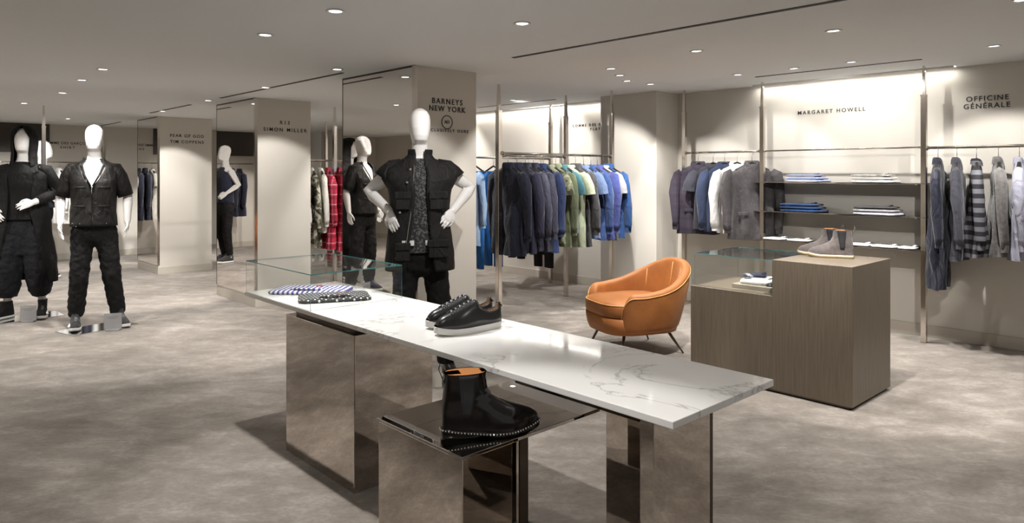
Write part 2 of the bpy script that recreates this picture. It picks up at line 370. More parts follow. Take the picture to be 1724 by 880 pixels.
# downlights
def down_proto():
    t = thing('downlight', '', 'light'); n = 24
    g = G(); g.loft([[(r*cos(2*pi*j/n), r*sin(2*pi*j/n), z) for j in range(n)] for r, z in ((.048, -.001), (.05, -.006), (.036, -.006), (.034, .012))], cap=False).build('trim_ring', trimm, t)
    g = G(); g.loft([[(r*cos(2*pi*j/n), r*sin(2*pi*j/n), z) for j in range(n)] for r, z in ((.035, -.001), (.03, -.004))]).build('lamp', glow, t)
    return t
dp = down_proto()
for i, (x, y, ax, ay, az, w, cone, lab) in enumerate(DOWN):
    t = dp if i == 0 else copy_tree(dp)
    t.location = (x, y, cz(x)); t['label'] = lab; t['group'] = 'recessed ceiling downlights'
    if 4 < x < 6.3: t.rotation_euler = (0, -math.atan(.105/2.3), 0)
    L = bpy.data.lights.new('spot_lamp', 'SPOT'); L.energy = w*SPOT; L.spot_size = R(cone); L.spot_blend = .35; L.shadow_soft_size = .022; L.color = (1, .97, .935)
    o = bpy.data.objects.new('spot_lamp', L); COL.objects.link(o); o.parent = t
    d = V((ax, ay, az)) - V((x, y, cz(x)))
    o.location = (0, 0, -.02); o.rotation_euler = (t.matrix_basis.to_3x3().inverted() @ d).to_track_quat('-Z', 'Y').to_euler()

# columns: painted box, mirror on the side facing the table, metal corner strip, base
def column(x0, x1, y0, y1, lab):
    t = thing('column', lab, 'column', ((x0+x1)/2, (y0+y1)/2, 0), 0, 'square columns with one mirrored side')
    a, b = (x1-x0)/2, (y1-y0)/2
    B((-a, -b, .10), (a, b, 2.36), 'shaft', colm, t, .004)
    B((-a-.008, -b+.028, .13), (-a, b-.008, 2.335), 'mirror_panel', mirror, t)
    B((-a-.012, -b-.003, .13), (-a+.02, -b+.028, 2.345), 'corner_strip', steel, t)
    B((-a-.010, -b, 2.335), (-a, b, 2.352), 'top_trim', dkbronze, t)
    B((-a-.010, b-.008, .13), (-a, b, 2.34), 'edge_trim', dkbronze, t)
    B((-a-.006, -b-.006, 0), (a+.006, b+.006, .105), 'base', bbm, t, .002)
    return t
column(3.2, 3.825, 4.52, 5.63, 'nearest beige column, lettered with the circled XO mark, behind the hands-on-hips mannequin')
column(3.27, 3.935, 7.68, 8.82, 'middle beige column with mirrored side, beyond the left end of the marble table')
column(3.29, 4.07, 11.2, 12.22, 'farthest beige column with mirrored side, right of the shirt mannequin')

# ------------------------------------------------------------------ lettering
def text(s, a, b, size, face, label, ring=False):
    """a,b = world centre and full width; face 'Y' (faces -Y) or 'X' (faces -X)"""
    cu = bpy.data.curves.new('wall_lettering', 'FONT'); cu.body = s; cu.align_x = 'CENTER'; cu.align_y = 'CENTER'; cu.extrude = .0015; cu.size = size; cu.offset = size*.012
    cu.materials.append(lettering)
    o = bpy.data.objects.new('wall_lettering', cu); COL.objects.link(o)
    o.rotation_euler = (R(90), 0, 0 if face == 'Y' else R(-90)); o.location = a
    tag(o, label, 'lettering', 'lettering on walls and columns')
    ws = []
    for sp in (1, 2):
        cu.space_character = sp; bpy.context.view_layer.update(); ws.append(o.dimensions[0])
    cu.space_character = max(.7, 1 + (b - ws[0])/max(1e-4, ws[1]-ws[0]))
    bpy.context.view_layer.update()
    me = bpy.data.meshes.new_from_object(o.evaluated_get(bpy.context.evaluated_depsgraph_get()))
    w = bpy.data.objects.new('wall_lettering', me); COL.objects.link(w); w.location = a; w.rotation_euler = o.rotation_euler
    tag(w, label, 'lettering', 'lettering on walls and columns'); bpy.data.objects.remove(o)
    return w
Y1 = 4.518
text('BARNEYS', (3.516, Y1, 2.082), .31, .062, 'Y', 'black BARNEYS lettering, top line on the nearest column')
text('NEW YORK', (3.516, Y1, 2.022), .372, .062, 'Y', 'black NEW YORK lettering, second line on the nearest column')
g = G(); n = 48
g.loft([[((r)*cos(2*pi*j/n), dy, (r)*sin(2*pi*j/n)) for j in range(n)] for r, dy in ((.050, 0), (.050, -.003), (.056, -.003), (.056, 0))], cap=False)
xo = thing('circle_mark', 'black circled XO mark under the lettering on the nearest column', 'logo', (3.512, 4.519, 1.917))
g.build('ring', lettering, xo)
q = text('XO', (0, -.001, 0), .052, .036, 'Y', None); q.name = 'letters'; q.parent = xo; q.rotation_euler = (R(90), 0, 0)
for k in ('category', 'group'): del q[k]
text('EXCLUSIVELY OURS', (3.512, Y1, 1.848), .444, .034, 'Y', 'small black EXCLUSIVELY OURS lettering under the circled mark')
text('R13', (3.612, 7.678, 2.083), .115, .058, 'Y', 'black R13 lettering on the middle column')
text('SIMON MILLER', (3.62, 7.678, 2.0), .525, .058, 'Y', 'black SIMON MILLER lettering on the middle column')
text('FEAR OF GOD', (3.70, 11.198, 2.071), .49, .062, 'Y', 'black FEAR OF GOD lettering on the farthest column')
text('TIM COPPENS', (3.70, 11.198, 1.98), .49, .062, 'Y', 'black TIM COPPENS lettering on the farthest column')
text('MARGARET HOWELL', (7.198, 2.97, 2.13), .67, .055, 'X', 'black MARGARET HOWELL lettering on the wall above the shelves')
text('OFFICINE', (7.198, 1.625, 2.155), .315, .062, 'X', 'black OFFICINE lettering at the right end of the wall')
text('GÉNÉRALE', (7.198, 1.63, 2.09), .345, .062, 'X', 'black GÉNÉRALE lettering under OFFICINE at the right end of the wall')
text('COMME DES GARÇONS', (7.198, 6.06, 2.150), .80, .052, 'X', 'black COMME DES GARCONS lettering on the bright wall, partly hidden by the pillar')
text('PLAY', (7.198, 6.06, 2.094), .17, .052, 'X', 'black PLAY lettering on the bright wall beside the pillar')
text('COMME DES GARÇONS', (2.72, YF-.002, 2.03), .72, .062, 'Y', 'small COMME DES GARCONS lettering on the back wall behind the hooded mannequin')
text('SHIRT', (2.72, YF-.002, 1.955), .22, .062, 'Y', 'small SHIRT lettering on the back wall, second line')

# ------------------------------------------------------------------ marble table
TZ = .785; X0, X1, Y0, Y3 = 1.72, 2.33, 1.155, 4.20
t = thing('display_table', 'long white marble table on mirrored pedestals across the foreground', 'table', ((X0+X1)/2, (Y0+Y3)/2, 0))
ox, oy = (X0+X1)/2, (Y0+Y3)/2
def TB(a, b, name, m, bevel=0): return B((a[0]-ox, a[1]-oy, a[2]), (b[0]-ox, b[1]-oy, b[2]), name, m, t, bevel)
TB((X0, Y0, TZ-.024), (X1, 2.43, TZ), 'marble_slab', marble, .003)
TB((X0, 2.432, TZ-.024), (X1, Y3, TZ), 'marble_slab', marble, .003)
TB((X0+.03, 2.97, TZ-.045), (X1-.03, 3.58, TZ-.024), 'spacer', dkbronze)
TB((X0+.03, 1.30, TZ-.045), (X1-.03, 1.85, TZ-.024), 'spacer', dkbronze)
TB((1.705, 2.90, 0), (2.16, 3.61, TZ-.045), 'pedestal', bronze, .0025)
TB((1.735, 1.235, 0), (2.05, 1.285, TZ-.024), 'pedestal', bronze, .0025)
TB((2.28, 1.42, 0), (2.325, 1.86, TZ-.024), 'pedestal', bronze, .0025)
TB((2.05, 1.245, 0), (2.085, 1.275, TZ-.024), 'post', dkbronze, .002)

# mirrored bench
BZ = .60
t = thing('mirrored_bench', 'low bronze mirrored bench under the marble table, carrying the studded boot', 'bench', (1.75, 1.97, 0))
B((1.41-1.75, 1.735-1.97, 0), (1.66-1.75, 2.225-1.97, BZ-.012), 'block', bronze, t, .003)
B((1.405-1.75, 1.73-1.97, BZ-.012), (2.085-1.75, 2.23-1.97, BZ), 'top', mat('bench_mirror', (.62, .58, .54), .012, 1), t, .002)
B((1.672-1.75, 1.75-1.97, 0), (1.722-1.75, 1.79-1.97, BZ-.012), 'leg', dkbronze, t, .006)
B((2.02-1.75, 2.17-1.97, 0), (2.07-1.75, 2.21-1.97, BZ-.012), 'leg', dkbronze, t, .006)

# ------------------------------------------------------------------ glass cases
def glass_case(name, label, x0, x1, y0, y1, z0, z1):
    t = thing(name, label, 'glass case', ((x0+x1)/2, (y0+y1)/2, z0)); a, b, h = (x1-x0)/2, (y1-y0)/2, z1-z0; w = .005
    B((-a, -b, 0), (-a+w, b, h-w), 'side_pane', glass, t); B((a-w, -b, 0), (a, b, h-w), 'side_pane', glass, t)
    B((-a+w, -b, 0), (a-w, -b+w, h-w), 'end_pane', glass, t); B((-a+w, b-w, 0), (a-w, b, h-w), 'end_pane', glass, t)
    B((-a, -b, h-w), (a, b, h), 'top_pane', glass, t)
    e = .0012
    for q in (((-a-e, -b, h-w), (-a, b, h)), ((a, -b, h-w), (a+e, b, h)), ((-a, -b-e, h-w), (a, -b, h)), ((-a, b, h-w), (a, b+e, h))):
        B(*q, 'pane_edge', tealedge, t)
    for sx in (-1, 1):
        for sy in (-1, 1): B((sx*a, sy*b, 0), (sx*(a+e), sy*(b+e), h), 'corner_edge', tealedge, t)
    return t
glass_case('glass_case', 'clear glass case over the striped and dotted shirts on the marble table', 1.725, 2.29, 3.37, 4.185, TZ+.0005, TZ+.191)

# ------------------------------------------------------------------ stepped wooden plinth
t = thing('wooden_plinth', 'stepped taupe wooden plinth right of the orange armchair', 'plinth', (4.915, 2.33, 0))
def PB(a, b, nm, m=wood, bev=.003): return B((a[0]-4.915, a[1]-2.33, a[2]), (b[0]-4.915, b[1]-2.33, b[2]), nm, m, t, bev)
PB((4.59, 1.755, .02), (5.25, 2.287, .91), 'tall_block'); PB((4.59, 2.287, .02), (5.25, 2.93, .66), 'low_block')
PB((4.61, 1.775, 0), (5.23, 2.91, .02), 'recessed_base', dkbronze, 0)
glass_case('glass_case', 'clear glass case on the lower step of the wooden plinth', 4.60, 5.24, 2.292, 2.90, .6605, .905)
PLZ = .66

# ------------------------------------------------------------------ posts, rails, shelves
def post(x, y, lab, r=.022):
    t = thing('rack_post', lab, 'post', (x, y, 0), 0, 'polished metal posts of the clothes racks'); c = cz(x)
    B((-r, -r, .004), (r, r, c-.26), 'pole', steel, t, .003)
    g = G(); q = r*.72
    g.loft([[(sx*w, sy*w, z) for sx, sy in ((-1,-1),(1,-1),(1,1),(-1,1))] for w, z in ((q, c-.26), (q*.95, c-.2), (q*.6, c-.012), (q*.6, c))]).build('tapered_top', steel, t, False)
    B((-r*1.15, -r*1.15, 0), (r*1.15, r*1.15, .006), 'foot', steel, t)
    B((-r*1.1, -r*1.1, c-.27), (r*1.1, r*1.1, c-.255), 'collar', steel, t)
    return t
post(6.93, 2.04, 'polished metal post right of the wall shelves, nearest on the right wall')
post(6.93, 3.56, 'polished metal post left of the wall shelves, behind the wooden plinth')
post(6.95, 4.52, 'polished metal post beside the pillar, behind the orange armchair')
post(6.34, 5.09, 'polished metal post at the right end of the central rail, against the pillar')
post(6.34, 5.80, 'polished metal post second behind the central rail, between the sage shirts')
post(6.97, 6.66, 'farthest thin metal post behind the central clothes rail')
post(4.63, 5.13, 'polished metal post at the left end of the central rail, nearest the black sneakers', .024)
post(4.62, 8.35, 'metal post in front of the red plaid shirts between two columns')
post(6.3, 11.7, 'distant thin metal post left of the plaid shirts post')
post(1.72, 10.4, 'metal post left of the hooded mannequin and behind it')
def rail(a, b, z, lab, r=.011, legs=()):
    a, b = V((a[0], a[1], z)), V((b[0], b[1], z)); c = (a+b)/2
    t = thing('clothes_rail', lab, 'clothes rail', c, 0, 'polished clothes rails')
    G().tube([a-c, b-c], r, 16).build('bar', steel, t)
    d = (b-a).normalized()
    for e in (a, b): G().tube([e-c-d*.012, e-c+d*.012], r*1.7, 16).build('end_collar', steel, t)
    return t
rail((6.93, 3.582), (6.95, 4.498), 1.735, 'chrome clothes rail holding the five jackets left of the shelves')
rail((6.93, 2.062), (6.93, 3.538), 1.735, 'empty chrome clothes rail above the wall shelves', .008)
rail((6.93, .2), (6.93, 2.018), 1.727, 'chrome clothes rail at the right edge holding the side-on sweaters', .013)
rail((4.654, 5.115), (6.318, 5.09), 1.70, 'chrome central clothes rail holding the navy and blue jackets', .013)
rail((4.3, 6.66), (6.948, 6.66), 1.70, 'chrome clothes rail behind the central one, holding denim and dark trousers', .013)
rail((4.642, 8.35), (6.2, 8.35), 1.67, 'chrome clothes rail continuing right of the plaid shirts post')
rail((3.96, 8.35), (4.598, 8.35), 1.67, 'short chrome clothes rail holding the camouflage and plaid shirts')
rail((.6, 13.75), (3.1, 13.75), 1.69, 'clothes rail along the back wall behind the mannequins')
for e in ((.6, 13.75), (3.1, 13.75)): pass
post(.58, 13.75, 'metal post at the left end of the back wall rail'); post(3.12, 13.75, 'metal post at the right end of the back wall rail')
for z, lab in ((1.415, 'top'), (1.115, 'middle'), (.82, 'bottom')):
    t = thing('wall_shelf', f'{lab} thin bronze mirror shelf of the three on the right wall', 'shelf', (7.02, 2.82, z), 0, 'thin shelves on the right wall')
    B((-.17, -.82, -.009), (.165, .80, 0), 'board', mat('shelf_mirror', (.45, .42, .39), .06, 1), t, .001)
    for s in (-1, 1): B((-.10, s*.72-.01, -.022), (.17, s*.72+.01, -.009), 'bracket', steel, t)

# ------------------------------------------------------------------ hangers and hanging garments
def hanger_proto():
    t = thing('clothes_hanger', '', 'hanger')
    pts = [(-.012, 0, .088), (-.012, 0, .100), (0, 0, .112), (.013, 0, .104), (.014, 0, .092), (.008, 0, .08), (0, 0, .068), (0, 0, 0)]
    G().tube(pts, .0022, 8, (0, 1, 0)).build('hook', chrome, t)
    arm = [(x, 0, -.004 - .085*(abs(x)/.17)**1.05) for x in [-.17 + .34*i/16 for i in range(17)]]
    G().tube(arm, [(.010 + .012*abs(p[0])/.2, .011) for p in arm], 10, (0, 1, 0)).build('arm', blkhat, t)
    return t
HP = [hanger_proto(), False]
CNT = {}
def hang(kind, m, x, y, zr, rz, label, cat, group, L=.74, W=.44, m2=None, seed=0, drop=.098):
    # hanger
    if not HP[1]: h = HP[0]; HP[1] = True
    else: h = copy_tree(HP[0])
    z0 = zr - drop + .003
    h.location = (x, y, z0 - .003 + .0); h.rotation_euler = (0, 0, rz)
    h['label'] = 'black hanger under the ' + ' '.join(label.split(' ')[:12]); h['group'] = 'black clothes hangers'
    DZ = .014
    t = thing({'jacket': 'hanging_jacket', 'shirt': 'hanging_shirt', 'tee': 'hanging_tshirt', 'sweater': 'hanging_sweater', 'trousers': 'hanging_trousers'}[kind], label, cat, (x, y, z0-.012-DZ), rz, group)
    rnd = random.Random(seed*13+5); n = 44
    if kind == 'trousers':
        for s in (-1, 1):
            G().tube([(s*.085, 0, -.06), (s*.09, 0, -.15), (s*.095, .01, -L*.5), (s*.09, 0, -L)], [(.03, .07), (.045, .085), (.04, .075), (.035, .07)], 18).wr(.012, 9, .3, seed+s).build('trouser_leg', m, t)
        G().rings([(-.045, 0, 0, .15, .02), (-.06, 0, 0, .17, .034), (-.13, 0, 0, .18, .045), (-.22, 0, 0, .17, .045)], 28).wr(.008, 9, .4, seed).build('waist', m, t)
        return t
    w = W/2
    prof = [(0, .062, .026), (-.012, .075, .030), (-.028, .105, .034), (-.05, .15, .037), (-.072, .188, .040), (-.095, w-.012, .042), (-.125, w, .046)]
    K = 16
    prof += [(-.125 - (L-.125)*(i+1)/K, w*(1.0 + .03*((i+1)/K) - .05*sin(pi*(i+1)/K)), .046 + .016*min(1, (i+1)/K*1.6)) for i in range(K)]
    ph = rnd.random()*6; fr = rnd.choice((5, 6, 7)); rings = []
    for z, rx, ry in prof:
        tt = min(1, max(0, (-z-.1)/(L*.6))); r = []
        for j in range(n):
            th = 2*pi*j/n; c, s = cos(th), sin(th)
            fold = 1 + .38*tt*sin(fr*th + ph + z*2.5) + .2*tt*sin(fr*2*th + ph*2)
            nz = noise.noise(V((c*rx*9 + seed*3.1, s*2 + seed, z*5)))
            r.append((rx*c*(1+.02*nz*tt), ry*math.copysign(abs(s)**.8, s)*fold + .026*nz*(tt+.25), z + .004*tt*sin(3*th+ph)))
        rings.append(r)
    g = G().loft(rings, True, False); g.build('body', m, t)
    for s in (-1, 1):
        m_ = m2 or m
        if kind == 'tee':
            G().tube([(s*(w-.045), 0, -.10), (s*(w-.005), 0, -.13), (s*(w+.035), -.005, -.22), (s*(w+.045), -.008, -.30)], [(.035, .055), (.044, .07), (.045, .078), (.046, .08)], 18, (0, 1, 0), False).wr(.006, 11, .6, seed).build('sleeve', m_, t)
        else:
            l = .60 if kind != 'shirt' else .585; k = rnd.uniform(-.015, .02)
            P = [(s*(w-.05), 0, -.095), (s*(w-.01), 0, -.12), (s*(w+.015), -.004, -.2), (s*(w+.03), -.012, -.32), (s*(w+.032+k), -.018, -.45), (s*(w+.022+k), -.028, -.1-l+.06), (s*(w+.02+k), -.03, -.1-l)]
            G().tube(P, [(.032, .05), (.044, .064), (.045, .062), (.043, .056), (.041, .052), (.036, .045), (.034, .042)], 20).wr(.017, 13, .7, seed+s).build('sleeve', m_, t)
            G().tube([(s*(w+.02+k), -.03, -.075-l), (s*(w+.02+k), -.03, -.135-l)], [(.031, .039), (.028, .036)], 18, (0, 1, 0), False).build('cuff', m_, t)
    cr = {'jacket': .032, 'shirt': .026, 'tee': .014, 'sweater': .018}[kind]
    a = []
    for z, e in ((-.02, 1.12), (cr*.3, 1.05), (cr, .98), (cr*.9, 1.12), (cr*.2, 1.28), (-.028, 1.36)):
        a.append([(.064*e*cos(2*pi*j/24), .034*e*sin(2*pi*j/24), z - (.055 if kind in ('jacket', 'shirt') else .02)*max(0, -sin(2*pi*j/24))**3 + (.004 if z > 0 else 0)) for j in range(24)])
    G().loft(a, cap=False).build('collar', m2 or m, t)
    if kind in ('jacket', 'shirt'):
        P = [(0, -.030, -.03)] + [(0, -.052 - .012*sin(ph+i), -.03 - (L-.04)*(i+1)/8) for i in range(8)]
        G().tube(P[1:], [(.003, .016)]*(len(P)-1), 8).build('placket', m2 or m, t)
        if kind == 'jacket':
            for s in (-1, 1):
                B((s*.05, -.075, -L*.68), (s*.15, -.055, -L*.68+.035), 'pocket_flap', m2 or m, t, .004)
    return t

navy = fabric('navy_wool', (.010, .012, .026), .8); navy2 = fabric('ink_cotton', (.028, .028, .055), .8)
slate = fabric('slate_nylon', (.040, .042, .066), .6); indigo = fabric('indigo_cotton', (.035, .055, .14), .85)
bluem = fabric('mid_blue_knit', (.025, .052, .15), .9); bluem2 = fabric('violet_blue_knit', (.045, .058, .19), .9); cobalt = fabric('cobalt_cotton', (.016, .055, .17), .85)
chambray = fabric('chambray', (.09, .13, .23), .9); brightb = fabric('bright_blue_denim', (.02, .16, .50), .8); paleb = fabric('pale_denim', (.30, .42, .60), .85)
sage = fabric('sage_cotton', (.15, .175, .105), .85); sage2 = fabric('pale_sage', (.27, .30, .21), .85); olive = camo('olive_camouflage', [(.05, .05, .035), (.2, .22, .13), (.38, .38, .28)], 9)
greyc = fabric('light_grey_cotton', (.25, .25, .26), .85); teal = fabric('teal_cotton', (.03, .10, .12), .85)
purple = plaid('purple_check', (.052, .040, .062), (.036, .030, .046), (.07, .052, .072), 12, 8)
dgrey = fabric('dark_grey_jersey', (.05, .05, .065), .85); blueox = fabric('blue_oxford', (.035, .05, .10), .85)
taupe = fabric('taupe_nylon', (.085, .078, .082), .38, .2, 0, 2); midn = fabric('midnight_nylon', (.014, .016, .03), .45)
greyj = fabric('blue_grey_wool', (.05, .05, .064), .8); sstripe = striped('grey_black_stripe', (.012, .011, .015), (.13, .13, .15), 13, 2, .5)
suedej = fabric('grey_suede_jacket', (.12, .113, .108), .9, .3, .3, 4); lilac = fabric('pale_lilac_cotton', (.36, .36, .44), .8)
redpl = plaid('red_plaid', (.50, .018, .055), (.12, .008, .02), (.80, .62, .66), 9, 8)
camow = camo('snow_camouflage', [(.03, .03, .025), (.14, .13, .08), (.55, .53, .45)], 11)
blkwht = camo('black_white_print', [(.02, .02, .02), (.7, .69, .66)], 6)
offw = fabric('off_white_cotton', (.66, .64, .58), .85)

# rack of five, hung turned towards the room
g1 = 'jackets on the rail left of the wall shelves'
AR = R(-57)
for args in (('jacket', purple, 4.33, 'dark purple checked blazer, leftmost of the five beside the pillar', 'jacket', .78, .46, R(-62)),
             ('tee', dgrey, 4.14, 'dark grey short-sleeved t-shirt between the purple blazer and the blue shirt', 't-shirt', .72, .42, R(-58)),
             ('shirt', blueox, 4.00, 'dusky blue long-sleeved shirt, middle of the five beside the pillar', 'shirt', .74, .42, R(-56)),
             ('shirt', whitecloth, 3.85, 'white long-sleeved shirt between the blue shirt and the grey windbreaker', 'shirt', .74, .42, R(-56)),
             ('jacket', taupe, 3.68, 'crinkled grey nylon windbreaker, rightmost of the five, overlapping the post', 'jacket', .80, .50, R(-50))):
    k, m, y, lab, cat, L, W, rz = args
    hang(k, m, 6.935, y, 1.735, rz, lab, cat, g1, L, W, None, int(y*100), .11)
g3 = 'garments hung side-on at the right edge'
for k, m, y, lab, cat, L, W in (('jacket', midn, 1.93, 'long midnight blue nylon coat, leftmost on the right rail next to the post', 'coat', 1.10, .46),
             ('jacket', greyj, 1.785, 'blue-grey wool jacket, second from the post on the right rail', 'jacket', .84, .46),
             ('sweater', sstripe, 1.64, 'grey and black striped sweater on the right rail', 'sweater', .80, .46),
             ('jacket', suedej, 1.485, 'grey suede bomber jacket on the right rail beside the striped sweater', 'jacket', .78, .48),
             ('shirt', lilac, 1.34, 'pale lilac crinkled shirt at the right edge of the photo', 'shirt', .80, .46),
             ):
    hang(k, m, 6.93, y, 1.727, R(9 + (y*37 % 7)), lab, cat, g3, L, W, None, int(y*100))
# central rail
g2 = 'garments on the central clothes rail'
R2 = R(90)
for i, (k, m, x, lab, cat, L, W) in enumerate((
  ('jacket', navy, 4.74, 'very dark navy jacket, first by the left post of the central rail', 'jacket', .88, .50),
  ('jacket', navy2, 4.86, 'ink blue jacket, second on the central rail', 'jacket', .86, .50),
  ('jacket', slate, 4.975, 'slate grey windbreaker, third on the central rail', 'jacket', .84, .50),
  ('jacket', slate, 5.09, 'slate jacket, fourth on the central rail beside the blue shirt', 'jacket', .86, .48),
  ('shirt', indigo, 5.20, 'indigo short shirt, fifth on the central rail left of the camouflage one', 'shirt', .88, .46),
  ('tee', olive, 5.32, 'olive camouflage top, left of the sage shirt on the central rail', 't-shirt', .80, .42),
  ('shirt', sage, 5.42, 'sage green long shirt, left one of the two sage shirts', 'shirt', .84, .44),
  ('tee', teal, 5.52, 'teal patterned top between the two sage shirts', 't-shirt', .7, .42),
  ('tee', sage2, 5.62, 'pale sage short-sleeved overshirt, right one of the two sage shirts', 't-shirt', .86, .44),
  ('jacket', charc, 5.73, 'charcoal short-sleeved jacket right of the pale sage overshirt', 'jacket', .86, .44),
  ('tee', chambray, 5.86, 'chambray blue short-sleeved shirt right of the charcoal jacket', 't-shirt', .78, .44),
  ('sweater', bluem, 5.98, 'mid blue knitted sweater facing the room on the central rail', 'sweater', .80, .46),
  ('sweater', bluem2, 6.09, 'violet blue knitted sweater near the right end of the central rail', 'sweater', .80, .46),
  ('tee', greyc, 6.19, 'light grey t-shirt between the violet and the cobalt tops', 't-shirt', .82, .42),
  ('jacket', cobalt, 6.28, 'cobalt blue denim jacket, last at the right end of the central rail', 'jacket', .80, .46))):
    hang(k, m, x, 5.115 - .025*(x-4.654)/1.664, 1.70, R2 + R((i*41 % 11) - 5), lab, cat, g2, L, W, None, 40+i, .101)
g4 = 'garments on the rail behind the central one'
for i, (k, m, x, lab, cat, L, W) in enumerate((
  ('jacket', blk, 5.25, 'black jacket at the column edge on the rear rail', 'jacket', .95, .44),
  ('shirt', chambray, 5.38, 'washed denim shirt just right of the nearest column', 'shirt', 1.05, .44),
  ('jacket', paleb, 5.50, 'pale denim jacket just right of the nearest column', 'jacket', .95, .44),
  ('trousers', brightb, 5.62, 'bright blue trousers left of the near post', 'trousers', 1.25, .4),
  ('trousers', brightb, 5.92, 'bright blue trousers showing below the dark navy jackets', 'trousers', 1.25, .4),
  ('trousers', navy2, 6.05, 'ink blue trousers showing below the slate jackets', 'trousers', 1.1, .4),
  ('trousers', blk, 6.32, 'black trousers below the slate jacket on the rear rail', 'trousers', 1.18, .4),
  ('trousers', greyc, 6.55, 'light grey trousers behind the sage shirts', 'trousers', 1.15, .4),
  ('trousers', blk, 6.68, 'black trousers behind the two sage shirts', 'trousers', 1.15, .4),
  ('trousers', greyc, 6.82, 'light grey trousers right of the black pair behind the sage shirts', 'trousers', 1.18, .4))):
    hang(k, m, x, 6.66, 1.70, R2 + R((i*29 % 9) - 4), lab, cat, g4, L, W, None, 80+i, .101)
hang('trousers', blk, 5.95, 5.8, 1.70, R2, 'long black trousers under the charcoal jacket', 'trousers', g4, 1.18, .4, None, 95, .101)
rail((5.3, 5.80), (6.318, 5.80), 1.70, 'short chrome rail directly behind the central one', .011)
g5 = 'shirts between the middle and the nearest column'
for i, (k, m, x, lab, cat, L) in enumerate((
  ('shirt', camow, 4.05, 'leftmost snow camouflage shirt beside the middle column', 'shirt', .98),
  ('shirt', blkwht, 4.17, 'black and white printed shirt between the camouflage ones', 'shirt', .85),
  ('jacket', camow, 4.30, 'snow camouflage jacket next to the plaid shirt', 'jacket', .98),
  ('shirt', offw, 4.42, 'off-white shirt behind the post beside the red plaid shirts', 'shirt', .8),
  ('shirt', redpl, 4.53, 'red plaid long shirt left of the rack post', 'shirt', 1.02),
  ('jacket', redpl, 4.70, 'red plaid jacket right of the rack post', 'jacket', 1.05),
  ('shirt', redpl, 4.86, 'red plaid shirt farthest right beside the column mirror', 'shirt', 1.0))):
    hang(k, m, x, 8.35, 1.67, R2 + R(-20 + (i*7 % 5)), lab, cat, g5, L, .46, None, 110+i, .101)
hang('trousers', striped('red_white_diagonal', (.45, .02, .04), (.75, .72, .70), 22, 2, .5), 4.80, 8.7, 1.67, R2, 'red and white striped trousers below the plaid shirts', 'trousers', g5, 1.32, .4, None, 121, .101)
rail((4.3, 8.70), (5.6, 8.70), 1.67, 'rear chrome rail behind the plaid shirts')
g6 = 'garments on the back wall rail'
for i, (k, m, x, lab, cat) in enumerate((
  ('shirt', navy, 1.0, 'navy shirt at the left of the back wall rail', 'shirt'), ('jacket', midn, 1.14, 'midnight jacket on the back wall rail, left part', 'jacket'),
  ('shirt', navy2, 1.28, 'ink shirt on the back wall rail, left part', 'shirt'), ('jacket', greyj, 1.42, 'blue-grey jacket on the back wall rail, left part', 'jacket'),
  ('shirt', navy, 1.56, 'navy shirt beside the white ones on the back wall rail', 'shirt'), ('shirt', whitecloth, 1.72, 'white shirt at the left edge behind the hooded mannequin', 'shirt'),
  ('shirt', offw, 1.86, 'off-white shirt behind the hooded mannequin', 'shirt'),
  ('jacket', whitecloth, 2.98, 'white coat at the right end of the back wall rail', 'jacket'), ('shirt', navy, 2.86, 'navy shirt next to the white coat on the back wall rail', 'shirt'),
  ('jacket', midn, 2.75, 'midnight jacket seen in the far column mirror', 'jacket'), ('tee', offw, 2.63, 'cream t-shirt seen in the far column mirror', 't-shirt'),
  ('shirt', whitecloth, 2.50, 'white shirt seen at the edge of the far column mirror', 'shirt'))):
    hang(k, m, x, 13.75, 1.69, R2 + R((i*31 % 9)-4), lab, cat, g6, .9, .44, None, 140+i, .101)
# dark garments on a rail between the far and the middle column
rail((3.6, 13.0), (4.55, 13.0), 1.69, 'short rail seen between the far and the middle column')
for i, x in enumerate((3.95, 4.15, 4.35)):
    hang('jacket', blk, x, 13.0, 1.69, R2, ('black coat, %s of the three between the far and middle columns' % ('left one', 'middle one', 'right one')[i]), 'coat', 'black coats between the far columns', 1.15, .44, None, 170+i, .101)
post(3.58, 13.0, 'thin metal post behind the farthest column'); post(4.57, 13.0, 'thin metal post between the farthest and the middle column')

